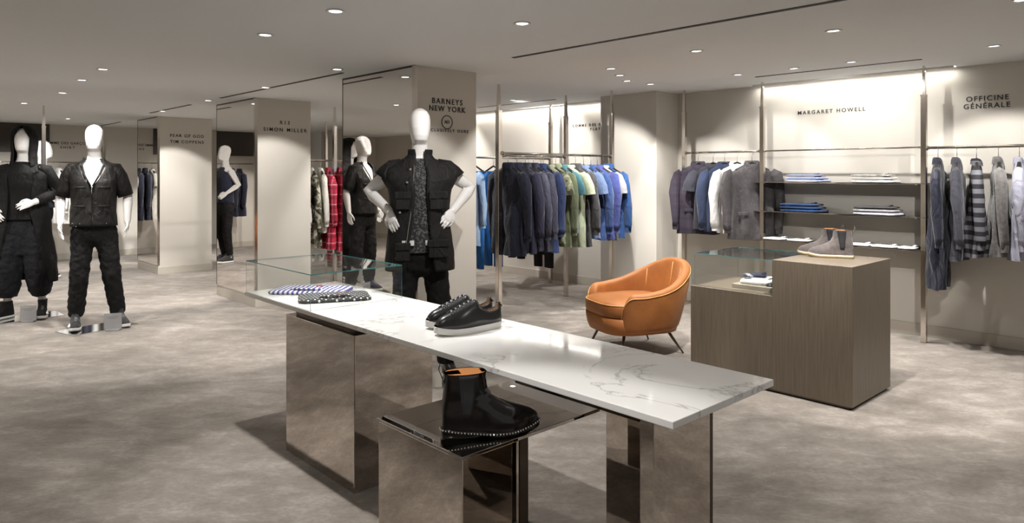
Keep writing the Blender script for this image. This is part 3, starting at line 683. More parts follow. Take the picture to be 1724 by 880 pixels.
# ------------------------------------------------------------------ folded clothes
def folded(label, m, x, y, z, w, d, h, rz=0, seed=0, group=None, name='folded_shirt', cat='shirt', logo=None):
    t = thing(name, label, cat, (x, y, z), rz, group); n = 40; rings = []
    K = 8
    for i in range(K+1):
        u = i/K; e = (1 - abs(2*u-1)**3)*.05 + .95 if True else 1
        zz = h*u; r = []
        for j in range(n):
            a = 2*pi*j/n; c, s_ = cos(a), sin(a); p = .28
            px, py = math.copysign(abs(c)**p, c)*w/2*e, math.copysign(abs(s_)**p, s_)*d/2*e
            nz = noise.noise(V((px*14+seed, py*14, zz*40)))
            r.append((px + .006*nz, py + .006*nz, zz + (h*.10*nz if i > 1 else 0)))
        rings.append(r)
    # top surface: shrink inwards for a soft crown
    for q, dz in ((.85, .004), (.5, .006), (.1, .005)):
        rings.append([(x_*q, y_*q, h + dz + .004*noise.noise(V((x_*q*20+seed, y_*q*20, 1)))) for x_, y_, _ in rings[K]])
    G().loft(rings).build('folded_body', m, t)
    # fold line and collar on top
    G().tube([(-w*.2, -d*.28, h+.007), (-w*.08, -d*.36, h+.014), (w*.08, -d*.36, h+.014), (w*.2, -d*.28, h+.007)], [(.006, .014)]*4, 8, (0, 0, 1)).build('collar', m, t)
    if logo:
        g = G()
        for s in (-1, 1): g.sphere((s*.009, 0, 0), (.013, .010, .002), 12, 6)
        g.loft([[(-.02, 0, -.001), (0, .024, -.001), (.02, 0, -.001)], [(-.02, 0, .002), (0, .024, .002), (.02, 0, .002)]])
        o = g.build('heart_patch', mat('red_patch', (.65, .02, .03), .5), t); o.location = logo
    return t
sg = 'folded shirts on the top wall shelf'
bw = striped('blue_white_fine', (.55, .58, .72), (.26, .32, .60), 60, 0, .5); mb = fabric('navy_blue_knit', (.008, .035, .11), .9); lil = fabric('pale_grey_lilac', (.55, .54, .62), .85)
def stack(lst, x, y, z, w, d, grp):
    for i, (lab, m, h) in enumerate(lst):
        folded(lab, m, x, y + (i*.013 - .012), z+.001, w - .012*i, d - .02*i, h, R((i*17 % 7)-3), int(y*50)+i, grp); z += h + .012
stack([('blue and white striped shirt, bottom of the left stack on the top shelf', bw, .016), ('pale blue striped shirt, middle of the left stack on the top shelf', bw, .016), ('slate blue folded shirt, top of the left stack on the top shelf', fabric('slate_shirt', (.20, .24, .36), .85), .014)], 7.0, 3.12, 1.415, .26, .38, sg)
stack([('white shirt, bottom of the right stack on the top shelf', whitecloth, .018), ('off-white shirt, middle of the right stack on the top shelf', offw, .016), ('grey speckled shirt, top of the right stack on the top shelf', camo('grey_speckle', [(.25, .24, .23), (.55, .54, .52)], 40), .012)], 7.0, 2.48, 1.415, .26, .38, sg)
sg2 = 'folded knitwear on the middle wall shelf'
stack([('deep blue sweater, bottom of the left stack on the middle shelf', mb, .020), ('deep blue sweater, middle of the left stack on the middle shelf', mb, .018), ('darker blue sweater, top of the left stack on the middle shelf', fabric('deep_blue_top', (.014, .035, .10), .9), .016)], 7.0, 3.16, 1.115, .26, .42, sg2)
stack([('pale lilac sweater, bottom of the right stack on the middle shelf', lil, .018), ('light grey sweater, middle of the right stack on the middle shelf', greyc, .018), ('charcoal sweater, top of the right stack on the middle shelf', charc, .014)], 7.0, 2.45, 1.115, .26, .40, sg2)
for i, y in enumerate((3.42, 3.17, 2.60, 2.37, 2.18)):
    folded('white folded trousers on the bottom shelf, %s from the left' % ('first', 'second', 'third', 'fourth', 'fifth')[i], (whitecloth, offw)[i % 2], 7.0, y, .821, .27, .22 if i < 4 else .15, .014, R(i*3-5), 60+i, 'folded white trousers on the bottom wall shelf', 'folded_trousers', 'trousers')
stripe_b = striped('blue_white_stripe', (.74, .74, .76), (.07, .06, .27), 34, 0, .5)
folded('blue and white striped t-shirt with a red heart patch in the glass case', stripe_b, 2.02, 3.93, TZ+.001, .46, .27, .018, R(-48), 3, None, 'folded_tshirt', 't-shirt', (.03, .05, .026))
folded('black and white dotted t-shirt with a red heart patch in the glass case', dotted('dotted_black', (.012, .012, .014), (.75, .75, .75), 38, .20), 2.0, 3.62, TZ+.001, .40, .26, .018, R(-25), 5, None, 'folded_tshirt', 't-shirt', (.03, -.04, .026))
# tray and accessories inside the plinth case
t = thing('display_tray', 'small beige tray inside the glass case on the plinth', 'tray', (4.93, 2.50, .6605)); B((-.2, -.17, 0), (.2, .17, .028), 'board', mat('tray_beige', (.30, .26, .21), .5), t, .002)
folded('white folded shirt on the beige tray in the plinth case', whitecloth, 4.93, 2.55, .6895, .30, .22, .028, R(8), 21)
folded('navy folded pocket square on the white shirt in the plinth case', navy2, 4.97, 2.58, .732, .15, .11, .012, R(25), 22, None, 'folded_cloth', 'cloth')
folded('black leather wallet on the beige tray in the plinth case', leather, 4.83, 2.395, .6895, .10, .09, .012, R(10), 23, None, 'wallet', 'wallet')
t = thing('neck_tie', 'rolled patterned navy tie on the white shirt in the plinth case', 'tie', (4.86, 2.60, .742), R(40))
G().tube([(-.06, 0, 0), (-.02, .01, .004), (.03, -.005, .002), (.07, .01, 0)], [(.008, .02), (.008, .017), (.008, .014), (.007, .012)], 12, (0, 0, 1)).build('blade', striped('navy_tie', (.02, .025, .07), (.4, .42, .5), 60, 0, .25), t)
G().tube([(-.055, .03, 0), (0, .035, .003), (.05, .03, 0)], [(.006, .012)]*3, 10, (0, 0, 1)).build('tail', navy2, t)

# ------------------------------------------------------------------ orange armchair
def armchair(x, y, rz):
    t = thing('armchair', 'orange velvet tub armchair on splayed metal legs in front of the pillar', 'armchair', (x, y, 0), rz)
    N = 56; rings = []; top_o = []; top_i = []; A = R(138)
    def hgt(f):  # f: 0 back .. 1 front end
        h = .765 - .23*(1-cos(min(1, f/.78)*pi))/2
        if f > .84:
            u = (f-.84)/.16; h = .235 + (h-.235)*sqrt(max(0, 1-u*u))
        return h
    def plan(ph, s, lean):  # s = scale, ph=0 at the back (+y)
        c, d = sin(ph), cos(ph); p = .8
        px = math.copysign(abs(c)**p, c)*.40*s; py = math.copysign(abs(d)**p, d)*.40*s + lean
        return px, py
    for i in range(N+1):
        ph = -A + 2*A*i/N; f = abs(ph)/A; h = hgt(f); lean = .075*max(0, cos(ph))
        ring = []; zb = .20; th = .075
        so = 1.0
        pts = []
        for u in (0, .15, .35, .55, .75, .9):  # outer wall bottom->top
            z = zb + (h - .035 - zb)*u; k = .86 + .14*max(0, min(1, (z - zb)/.36))**.7
            pts.append((*plan(ph, k, lean*((z-zb)/.5)), z))
        ko = 1.0*(.86 + .14*min(1, max(0, (h-.035-zb)/.36))**.7); ki = ko - th/.40
        ztop = h
        for a in (0, 30, 60, 90, 120, 150, 180):
            k = (ko+ki)/2 + (ko-ki)/2*cos(R(a)); z = ztop - .035 + .035*sin(R(a))
            pts.append((*plan(ph, k, lean*((z-zb)/.5)), z))
        for u in (.75, .45, .15):
            z = zb + (h - .035 - zb)*u; pts.append((*plan(ph, ki - .02*(1-u), lean*((z-zb)/.5)), z))
        rings.append(pts); top_o.append(V(pts[6]) + V((0, 0, .001))); top_i.append(V(pts[12]))
    G().loft(rings).build('shell', velvet, t, sub=1)
    q = [V(p) for p in top_o]; G().tube(q, .0035, 6).build('piping', piping, t)
    # inner back seams
    for i in (N//2-9, N//2, N//2+9):
        p = rings[i]; G().tube([V(p[12])+V((0, -.004, 0)), V(p[13])+V((0, -.004, 0)), V(p[14])+V((0, -.004, 0))], .003, 6).build('back_seam', piping, t)
    # base pan and front panel
    def pan(s, fy): 
        o = []
        for j in range(40):
            a = 2*pi*j/40; c, d = cos(a), sin(a); p = .62
            px, py = math.copysign(abs(c)**p, c)*.32*s, math.copysign(abs(d)**p, d)*.35*s
            o.append((px, py + fy))
        return o
    G().loft([[(*p, .185) for p in pan(.9, -.01)], [(*p, .19) for p in pan(.96, -.01)], [(*p, .24) for p in pan(1.0, -.015)], [(*p, .325) for p in pan(1.02, -.02)]]).build('base', velvet, t)
    G().loft([[(*p, z) for p in pan(s, -.03)] for s, z in ((.90, .325), (.98, .335), (1.0, .36), (1.0, .41), (.98, .435), (.90, .452), (.6, .462), (.15, .465))]).build('seat_cushion', velvet, t)
    G().tube([(*p, .432) for p in (pan(.985, -.03)+[pan(.985, -.03)[0]])], .004, 6, (0, 0, 1)).build('cushion_piping', piping, t)
    for sx in (-1, 1):
        for sy in (-1, 1):
            G().tube([(sx*.20, sy*.20, .20), (sx*.27, sy*.28 if sy < 0 else .32, 0)], [.014, .007], 14).build('leg', mat('leg_metal', (.16, .13, .10), .3, 1), t)
    return t
armchair(4.85, 3.66, R(-112))

# ------------------------------------------------------------------ shoes
def outline(xb, xf, W, n=48, toe=.66, hw=.72):
    """foot-shaped closed outline, heel at xb, toe at xf"""
    o = []
    for j in range(n):
        a = 2*pi*j/n; s = (1 - cos(a))/2; x = xb + (xf-xb)*s
        end = min(1, (max(0, sin(a)**2))**.5*1.0)
        w = W*(hw + (1-hw)*(math.exp(-((s-toe)/.25)**2)))*abs(sin(a))**.62
        o.append((x, math.copysign(w, sin(a)) if abs(sin(a)) > 1e-6 else 0))
    return o
def interp(T, z):
    for (a, *p), (b, *q) in zip(T, T[1:]):
        if a <= z <= b:
            u = (z-a)/(b-a); return [i + (j-i)*u for i, j in zip(p, q)]
    return list(T[-1][1:]) if z > T[-1][0] else list(T[0][1:])
def boot(t, L, m, sole_m, H=.19, zs=.03, studs=False, lining=tan, wedge=False, k=1.0):
    lift = lambda s: 0
    if wedge: lift = lambda s: .012 + .020*max(0, 1 - s/.5)**1.2 + .022*max(0, (s-.66)/.34)**1.6
    else: lift = lambda s: zs*.75 + .010*max(0, (s-.75)/.25)**1.5
    T = [(0, .0, 1.0, .050, .70), (.008, .0, 1.0, .052, .70), (.03, 0, .985, .051, .70), (.048, .0, .93, .048, .72), (.062, .0, .84, .044, .78), (.078, .0, .70, .040, .88), (.095, .005, .58, .037, .95),
         (.115, .012, .50, .036, 1), (.14, .02, .455, .036, 1), (.18, .022, .44, .040, 1), (H/k, .02, .445, .043, 1)]
    rings = []; K = 30; top = H/k
    for i in range(K+1):
        z = top*(i/K); xb, xf, W, hw = interp(T, z)
        o = outline(xb*L, xf*L, W*L/.30, hw=hw if z < .1 else 1)
        rings.append([(x, y, z*k*L/.30*1.0 + lift(max(0, min(1, x/L)))*max(0, 1 - z/.09) + (lift(.2)*min(1, z/.09))) for x, y in o])
    ztop = rings[-1][0][2]
    inner = [[(.23*L + (x-.23*L)*q, y*w_, z - d) for x, y, z in rings[-1]] for d, q, w_ in ((0, .92, .88), (.05, .78, .70))]
    G().loft(rings, cap=False).build('upper', m, t)
    G().loft([rings[-1], inner[0], inner[1]], cap=True).build('lining', lining, t)
    # sole
    def so(e, dz, base=None): return [(x, y*e, (lift(max(0, min(1, x/L))) + dz) if base is None else base(x/L)) for x, y in outline(-.012*L, 1.012*L, .055*L/.30, hw=.72)]
    bot = (lambda s: 0 if s < .30 or .5 < s < .80 else (.010*sin((s-.30)/.2*pi) if s < .5 else .016*max(0, (s-.8)/.2)**1.5)) if wedge else (lambda s: 0 if s < .75 else .008*((s-.75)/.25)**1.5)
    G().loft([so(.97, 0, bot), so(1.0, -.002), so(1.0, .004), so(.93, .006)]).build('sole', sole_m, t)
    # elastic gores either side, following the shaft
    for s in (-1, 1):
        P = []
        for i in range(12):
            zz = .052 + (H/k - .054)*i/11; xb, xf, W, hw = interp(T, zz); hh = hw if zz < .1 else 1; row = []
            hwid = .045 + .055*i/11
            for u in (-1, -.5, 0, .5, 1):
                x = max(xb+.02, min(xf-.02, .225 + .015*i/11 + u*hwid)); sa = (x-xb)/(xf-xb)
                w = W*(hh + (1-hh)*math.exp(-((sa-.66)/.25)**2))*(2*sqrt(sa*(1-sa)))**.62
                row.append((x*L, s*(w*L/.30 + .003), zz*k*L/.30 + lift(x)*max(0, 1 - zz/.09) + lift(.2)*min(1, zz/.09)))
            P.append(row)
        G().loft(P, False, False).build('elastic_gore', elastic, t, solid=.001)
    # pull tab
    G().tube([(.022*L, 0, ztop-.035), (-.010*L, 0, ztop-.005), (-.034*L, 0, ztop+.014), (-.022*L, 0, ztop+.032), (.010*L, 0, ztop+.018), (.035*L, 0, ztop-.02)], [(.007, .0016)]*6, 8, (0, 1, 0)).build('pull_tab', m, t)
    if studs:
        o = outline(-.018*L, 1.018*L, .0565*L/.30, 400, hw=.72); acc = 0; last = None; sm = None
        for (x, y) in o:
            if last is not None: acc += math.hypot(x-last[0], y-last[1])
            last = (x, y)
            if acc > .0098 or sm is None:
                acc = 0; z = lift(max(0, min(1, x/L))) + .001
                if sm is None:
                    g = G().sphere((0, 0, 0), .0034, 10, 7); sm = g.build('stud', stud, t); q = sm
                else: q = sm.copy(); COL.objects.link(q); q.parent = t
                q.location = (x, y, z)
    return t
bt = thing('studded_boot', 'polished black chelsea boot with silver studs around the sole on the mirrored bench', 'boot', (1.455, 1.900, BZ+.0005), math.atan2(-.15, .315))
boot(bt, .345, patent, patent, .172, .03, True, tan, True, .90)
def suede_boot(x, y, rz, lab):
    t = thing('suede_boot', lab, 'boot', (x, y, .9105), rz, 'pair of grey suede boots on the plinth')
    boot(t, .29, suede, crepe, .185, .022, False, tan, False, .95); return t
ra = math.atan2(.34, -.10)
suede_boot(5.045, 1.925, ra, 'grey suede chelsea boot nearer the camera on the plinth')
suede_boot(5.125, 2.035, ra+.06, 'grey suede chelsea boot behind the nearer one, farther back on the plinth')

def sneaker(x, y, z, rz, lab, L=.325):
    t = thing('sneaker', lab, 'sneaker', (x, y, z), rz, 'pair of black leather sneakers on the marble table')
    def so(e, zz): return [(x_, y_*e, zz + .012*max(0, (x_/L-.72)/.28)**2) for x_, y_ in outline(-.01*L, 1.01*L, .053*L/.3)]
    G().loft([so(.97, 0), so(1, .004), so(1.01, .026), so(.96, .028)]).build('rubber_sole', rubberw, t, bevel=.002)
    st = []; NS = 26
    for i in range(NS+1):
        s = i/NS; x_ = L*(.005 + .985*s)
        w = .050*L/.3*(.72+.28*math.exp(-((s-.66)/.25)**2))*max(.05, 1-(2*s-1)**2)**.31
        if s < .06: h = .078
        elif s < .4: h = .062 + .016*math.exp(-(s-.03)/.06) + .036*max(0, (s-.22)/.18)
        else: h = .098*max(0, 1-(s-.4)/.6)**.75*.8 + .0225
        if s > .9: h *= sqrt(max(.02, 1-((s-.9)/.11)**2))
        h *= L/.3; row = []
        for j in range(17):
            a = pi*j/16; c, d = cos(a), sin(a); yy = w*math.copysign(abs(c)**.75, c); zz = h*d**.8
            row.append((x_, yy*(1-.12*(zz/h if h else 0)), .026 + zz + .012*max(0, (s-.72)/.28)**2))
        st.append(row)
    up, inn = G().loft(st, False, False), G()
    hole = lambda i, j: .055 < (i+.5)/NS < .37 and 4 <= j <= 11
    up.f = [f for q, f in enumerate(up.f) if not hole(q//16, q % 16)]; up.build('upper', leather, t, solid=.003)
    inn.loft([[(x_*.985+.003, y_*.91, zz-.004 if zz > .04 else zz) for x_, y_, zz in row] for row in st[:12]], False, False)
    inn.f = [f for q, f in enumerate(inn.f) if not hole(q//16, q % 16)]
    o_ = outline(.03*L, .42*L, .036*L/.3, 24); n0 = len(inn.v); inn.v += [(x_, y_, .040) for x_, y_ in o_]; inn.f.append(tuple(range(n0, n0+24)))
    inn.build('lining', beige_l, t, smooth=False)
    G().tube([(L*.012, -.02, .10), (L*.0, 0, .108), (L*.012, .02, .10)], .005, 8).build('heel_tab', leather, t)
    for i in range(6):
        s = .42 + .065*i; h = (.098*max(0, 1-(s-.4)/.6)**.75*.8 + .0225)*L/.3; x_ = s*L
        for d in (-1, 1):
            G().tube([(x_, -.022*d, .026+h*.93), (x_+.008, 0, .026+h*1.03+.002), (x_+.016, .022*d, .026+h*.87)], [(.0028, .0042)]*3, 8, (0, 0, 1)).build('lace', mat('waxed_laces', (.10, .10, .11), .35), t)
    B((L*.50-.001, -.008, .026+.088), (L*.40, .008, .026+.092), 'tongue_label', mat('red_label', (.6, .02, .03), .5), t)
    for q in (.42, .47): G().sphere((q*L, .0, .05), (.003, .047, .003), 10, 6).build('vent_eyelet', chrome, t)
    return t
rs = math.atan2(.045, -.364)
sneaker(2.205, 2.437, TZ+.0005, rs, 'black leather sneaker nearer the camera on the marble table', .345)
sneaker(2.255, 2.555, TZ+.0005, rs-.05, 'black leather sneaker behind the nearer one on the marble table', .345)

# ------------------------------------------------------------------ mannequins
def hand(g, w, d, n, side, L=.18, curl=.5, spread=.16):
    """w wrist, d direction, n palm normal (palm faces n), side = thumb direction"""
    w, d, n = V(w), V(d).normalized(), V(n); n = (n - d*n.dot(d)).normalized(); s = d.cross(n).normalized()
    if s.dot(V(side)) < 0: s = -s
    k = w + d*L*.48
    g.tube([w, w + d*L*.16, w + d*L*.36, k], [(.020, .026), (.017, .034), (.016, .041), (.012, .041)], 14, n, roundend=True)
    for i, (off, ln) in enumerate(((.032, .40), (.011, .46), (-.011, .43), (-.031, .34))):
        b = k + s*off - d*.008; dd = (d + s*off*spread*30*.1).normalized(); p = [b]; ang = 0; cur = b
        for seg, q in enumerate((.45, .32, .23)):
            ang += curl*(.5 + .25*seg); v = dd*cos(ang) + n*sin(ang); cur = cur + v*ln*L*q*1.05; p.append(cur)
        g.tube(p, [.0092, .0086, .0080, .0070], 8, n, roundend=True)
    b = w + d*L*.14 + s*.024
    g.tube([b, b + (d*.7+s*.75).normalized()*.035, b + (d*.95+s*.55+n*.3).normalized()*.068, b + (d*1.1+s*.35+n*.4).normalized()*.09], [.014, .0115, .010, .008], 8, n, roundend=True)
TORSO = [(.86, 0, .0, .10, .075), (.90, 0, .0, .15, .10), (.98, 0, .005, .172, .115), (1.08, 0, .0, .152, .105), (1.17, 0, -.003, .142, .10), (1.28, 0, -.008, .165, .113), (1.40, 0, -.01, .188, .122), (1.49, 0, -.002, .192, .112),
         (1.55, 0, .006, .172, .092), (1.59, 0, .012, .12, .075), (1.62, 0, .014, .070, .062), (1.66, 0, .010, .060, .060), (1.70, 0, .004, .058, .060), (1.715, 0, -.010, .054, .074), (1.73, 0, -.022, .058, .090), (1.765, 0, -.022, .067, .101),
         (1.82, 0, -.012, .076, .107), (1.87, 0, 0, .079, .107), (1.91, 0, .004, .074, .099), (1.94, 0, .006, .058, .079), (1.958, 0, .007, .036, .050), (1.968, 0, .007, .01, .014)]
def mannequin(label, loc, rz, arms, legs, face=False):
    t = thing('mannequin', label, 'mannequin', loc, rz); g = G()
    g.rings(TORSO, 32, 2.2)
    if False:  # faint brow, nose and chin planes
        g.tube([(0, -.098, 1.845), (0, -.112, 1.815), (0, -.116, 1.795), (0, -.104, 1.785)], [.006, .009, .012, .008], 10, roundend=True)
        g.sphere((0, -.085, 1.735), (.028, .018, .02)); g.sphere((0, -.092, 1.765), (.022, .012, .009))
    for s, (el, wr_, hd, hn, th, curl) in zip((-1, 1), arms):
        sh = V((s*.180, .005, 1.520)); el, wr_ = V(el), V(wr_)
        g.tube([V((s*.13, .005, 1.53)), sh, sh.lerp(el, .3), sh.lerp(el, .7), el, el.lerp(wr_, .25), el.lerp(wr_, .65), wr_], [.050, .056, .053, .047, .043, .045, .036, (.025, .031)], 16, roundend=True)
        hand(g, wr_, hd, hn, th, curl=curl)
    for s, (kn, an, ft) in zip((-1, 1), legs):
        hp, kn, an = V((s*.088, .005, .93)), V(kn), V(an)
        g.tube([hp, hp.lerp(kn, .4), kn, kn.lerp(an, .3), kn.lerp(an, .75), an], [.088, .078, .052, .054, .038, .034], 16, roundend=True)
        f = V((ft[0], ft[1], 0)); g.tube([an + V((0, 0, -.01)), an + f*.06 + V((0, 0, -.045)), an + f*.16 + V((0, 0, -.058))], [(.034, .034), (.034, .034), (.03, .020)], 12, (1, 0, 0), roundend=True)
    g.build('body', skin, t, remesh=.0045)
    return t
def shellrings(L, gap, n=64, p=2.3):
    """open-fronted garment shell: L=(z,cx,cy,rx,ry); gap(z) half angle of the opening about the front (-y)"""
    out = []
    for (z, cx, cy, rx, ry) in L:
        g0 = gap(z); r = []
        for j in range(n+1):
            a = -pi/2 + g0 + (2*pi - 2*g0)*j/n; c, d = cos(a), sin(a)
            r.append((cx + rx*math.copysign(abs(c)**(2/p), c), cy + ry*math.copysign(abs(d)**(2/p), d), z))
        out.append(r)
    return out
def densify(L, k=4):
    o = []
    for a, b in zip(L, L[1:]):
        for i in range(k): u = i/k; o.append(tuple(x + (y-x)*u for x, y in zip(a, b)))
    return o + [L[-1]]
def pants(t, m, legs, top=1.06, flare=(.098, .085, .07, .062), crotch=.86, seed=0, amp=.014, end=.0, wx=0, name='trousers'):
    g = G(); g.rings(densify([(top, 0, 0, .165+wx, .118), (1.0, 0, .004, .182+wx, .128), (.94, 0, .004, .188+wx, .13), (crotch, 0, .0, .165+wx, .115), (crotch-.05, 0, 0, .10, .07)]), 40, 2.4)
    for s, (kn, an, ft) in zip((-1, 1), legs):
        hp = V((s*(.092+wx*.5), .003, .94)); kn, an = V(kn), V(an); an = kn.lerp(an, 1-end)
        P = [hp, hp.lerp(kn, .45), kn] + [kn.lerp(an, u) for u in (.35, .7, 1)]
        g.tube(P, [flare[0], flare[1]+.003, flare[1]-.008, flare[2], flare[2]-.003, flare[3]], 20)
    o = g.build(name, m, t, remesh=.011, disp=(amp*1.2, .055))
    return o
def shoe_simple(t, x, y, rz, m, sole_m, L=.30, z=0, high=False):
    e = bpy.data.objects.new('shoe', None)
    g = G(); c, s = cos(rz), sin(rz); tr = lambda p: (x + p[0]*c - p[1]*s, y + p[0]*s + p[1]*c, p[2] + z)
    def so(k, zz): return [tr((a-.08, b*k, zz + .014*max(0, (a/L-.72)/.28)**2)) for a, b in outline(0, L, .052*L/.3)]
    T = [(0, .01, .985, .049), (.03, .01, .95, .047), (.05, .02, .80, .043), (.07, .03, .62, .040), (.095, .05, .50, .038), (.12, .07, .47, .039), (.15, .08, .46, .041)]
    R_ = []
    for i in range(14):
        zz = (.15 if high else .095)*i/13; xb, xf, W = interp(T, zz)
        R_.append([tr((a-.08, b, .024+zz)) for a, b in outline(xb*L, xf*L, W*L/.3, hw=.78 if zz < .08 else 1)])
    u = G().loft(R_).build('shoe', m, t)
    G().loft([so(.96, 0), so(1.02, .006), so(1.02, .026), so(.95, .028)]).build('shoe_sole', sole_m, u)
    g = G()
    for i in range(5):
        a = .50 - .0 + .055*i; zz = .10 - .011*i
        g.tube([tr((a*L-.08, -.02, zz+.008)), tr((a*L-.075, 0, zz+.016)), tr((a*L-.07, .02, zz+.008))], .003, 6)
    g.build('laces', mat('pale_laces', (.35, .35, .35), .6) if high else mat('laces', (.05, .05, .055), .6), u)
def base_plate(x, y, rz, w, d, lab):
    o = B((-w/2, -d/2, 0), (w/2, d/2, .007), 'base_plate', chrome, None, .002); p = lab; o.parent = p
    m_ = Matrix.Rotation(-p.rotation_euler.z, 3, 'Z'); o.location = m_ @ (V((x, y, 0)) - p.location); o.rotation_euler = (0, 0, rz - p.rotation_euler.z)
    return o
def sign_holder(x, y, rz, lab, z=.0):
    t = thing('sign_holder', lab, 'sign holder', (x, y, z), rz, 'small acrylic sign holders at the mannequins')
    B((-.075, -.004, .012), (.075, .004, .165), 'panel', acrylic, t, .001); B((-.06, -.03, 0), (.06, .03, .014), 'foot', acrylic, t, .002)
    for k, w in enumerate((.05, .035)): B((-w, -.0048, .13-.014*k), (w, -.004, .134-.014*k), 'printed_line', mat('grey_print', (.15, .15, .15), .5), t)

FACE = math.atan2(-.97, -.25) + pi/2   # local -Y turned towards the camera side
# --- D: hands on hips, long vest
LD = [((-.115, -.02, .50), (-.135, .02, .10), (-.25, -1)), ((.15, -.02, .50), (.205, .02, .10), (.3, -1))]
AD = [((-.365, .10, 1.365), (-.215, -.075, 1.225), (.22, -.42, -.85), (.35, .6, 0), (.0, .5, -.4), .35),
      ((.385, .10, 1.385), (.235, -.075, 1.225), (-.5, -.45, -.55), (-.2, .6, -.1), (0, .5, -.4), .35)]
rzD = R(-33)
t = mannequin('white mannequin with hands on hips in a long black cargo vest, behind the marble table', (2.99, 4.17, .008), rzD, AD, LD, True)
pants(t, blk, LD, 1.05, (.105, .09, .08, .075), .80, 1, .016, .05)
vest = densify([(.80, 0, -.01, .245, .165), (.90, 0, -.01, .245, .165), (1.02, 0, -.01, .232, .155), (1.15, 0, -.01, .212, .148), (1.28, 0, -.01, .216, .15), (1.38, 0, -.01, .226, .152), (1.455, 0, -.005, .268, .145), (1.52, 0, 0, .258, .122), (1.56, 0, .004, .205, .102), (1.582, 0, .008, .150, .092), (1.60, 0, .012, .108, .082), (1.625, 0, .012, .086, .08), (1.665, 0, .008, .088, .085)], 5)
gapD = lambda z: .12 + .26*max(0, (1.35-z)/.55) + (.25*max(0, (z-1.56)/.1))
G().loft(shellrings(vest, gapD), False, False).wr(.012, 10, .5, 3).build('cargo_vest', fabric('vest_black', (.012, .011, .0105), .7, .2, 0), t, solid=.006)
vm = MATS['vest_black']
for s, z, w in ((1, 1.36, .062), (-1, 1.36, .05), (1, 1.02, .07), (-1, 1.0, .05)):
    cx = s*.125; G().box((cx-w, -.178, z-.12), (cx+w, -.150, z)).build('cargo_pocket', vm, t, False, .006)
    G().box((cx-w-.005, -.186, z-.045), (cx+w+.005, -.150, z+.006)).build('pocket_flap', vm, t, False, .005)
G().rings(densify([(.93, 0, -.01, .17, .132), (1.05, 0, -.012, .165, .128), (1.2, 0, -.012, .158, .124), (1.35, 0, -.014, .182, .134), (1.48, 0, -.006, .19, .122), (1.555, 0, .004, .15, .094), (1.60, 0, .012, .09, .076)], 4), 40, 2.2, False).wr(.006, 10, .6, 8).build('mesh_shirt', camo('speckled_mesh', [(.012, .012, .013), (.025, .025, .026), (.10, .10, .10)], 70), t)
for x0, x1 in ((-.13, -.045), (.035, .085)): B((x0, -.150, .985), (x1, -.138, 1.02), 'white_strip', whitecloth, t)
for s in (-1, 1):
    G().tube([(s*.12, .004, 1.535), (s*.19, .004, 1.515), (s*.225, .006, 1.485), (s*.247, .008, 1.452)], [.066, .078, .080, .086], 22, (0, 1, 0), False).wr(.008, 12, .8, s+3).build('cap_sleeve', vm, t, solid=.004)
for i, z in enumerate((1.52, 1.43, 1.33, 1.22, .90)):
    G().sphere((-.07-.035*i*.7, -.155-(.01 if z < 1.5 else -.02), z), (.009, .005, .009), 12, 8).build('snap_button', chrome, t)
G().tube([(-.045, -.140, 1.55), (-.05, -.160, 1.40), (-.07, -.160, 1.2), (-.10, -.160, 1.0), (-.125, -.160, .86)], .003, 6).build('zip', chrome, t)
G().tube([(.10, -.03, 1.597), (.17, -.02, 1.572), (.21, 0, 1.545)], [(.02, .004), (.02, .004), (.018, .004)], 10, (0, 1, 0)).build('epaulette', vm, t)
for s, (kn, an, ft) in zip((-1, 1), LD): shoe_simple(t, an[0], an[1]-.0, R(-90)+s*.28, leather, rubberw, .30, 0)
base_plate(2.98, 4.17, rzD, .5, .42, t)

# --- B: short sleeve shirt
rzB = R(-20)
LB = [((-.125, -.02, .50), (-.16, .03, .10), (-.1, -1)), ((.15, -.02, .51), (.20, .04, .10), (.45, -1))]
AB = [((-.285, .03, 1.27), (-.275, -.05, 1.02), (.03, -.12, -1), (.9, -.1, 0), (.1, -1, 0), .28), ((.285, .03, 1.27), (.285, -.02, 1.02), (0, -.1, -1), (-.9, -.1, 0), (-.1, -1, 0), .28)]
t = mannequin('white mannequin in a black short-sleeved shirt and black trousers on the left', (1.70, 7.76, .008), rzB, AB, LB, True)
pants(t, blk, LB, 1.04, (.108, .092, .078, .068), .85, 5, .022, .04)
sB = densify([(.985, 0, -.005, .206, .150), (1.1, 0, -.005, .196, .142), (1.2, 0, -.008, .190, .138), (1.32, 0, -.01, .20, .145), (1.42, 0, -.01, .212, .145), (1.50, 0, 0, .222, .128), (1.56, 0, .006, .208, .112), (1.605, 0, .012, .125, .090), (1.635, 0, .014, .084, .078)], 5)
gB = lambda z: .002 + .62*max(0, min(1, (z-1.36)/.25))
G().loft(shellrings(sB, gB), False, False).wr(.012, 9, .6, 6).build('shirt_body', blk2, t, solid=.005)
for s, z in ((1, 1.36), (-1, 1.36), (1, 1.18), (-1, 1.18)): G().tube([(s*.05, -.158, z), (s*.155, -.135, z-.002)], [(.004, .009), (.004, .009)], 8, (0, 1, 0)).build('pocket_edge', blk2, t)
for s in (-1, 1):
    G().tube([(s*.10, .005, 1.530), (s*.165, .006, 1.515), (s*.212, .010, 1.455), (s*.248, .020, 1.345), (s*.272, .026, 1.275)], [.068, .088, .076, .066, .067], 22, (0, 1, 0), False).wr(.012, 12, .8, s+9).build('short_sleeve', blk2, t, solid=.004)
    G().tube([(s*.080, -.045, 1.645), (s*.090, -.095, 1.575), (s*.058, -.150, 1.47), (s*.008, -.166, 1.37)], [(.004, .008), (.004, .009), (.004, .009), (.004, .008)], 10, (0, 1, 0)).build('neck_band', blk2, t)
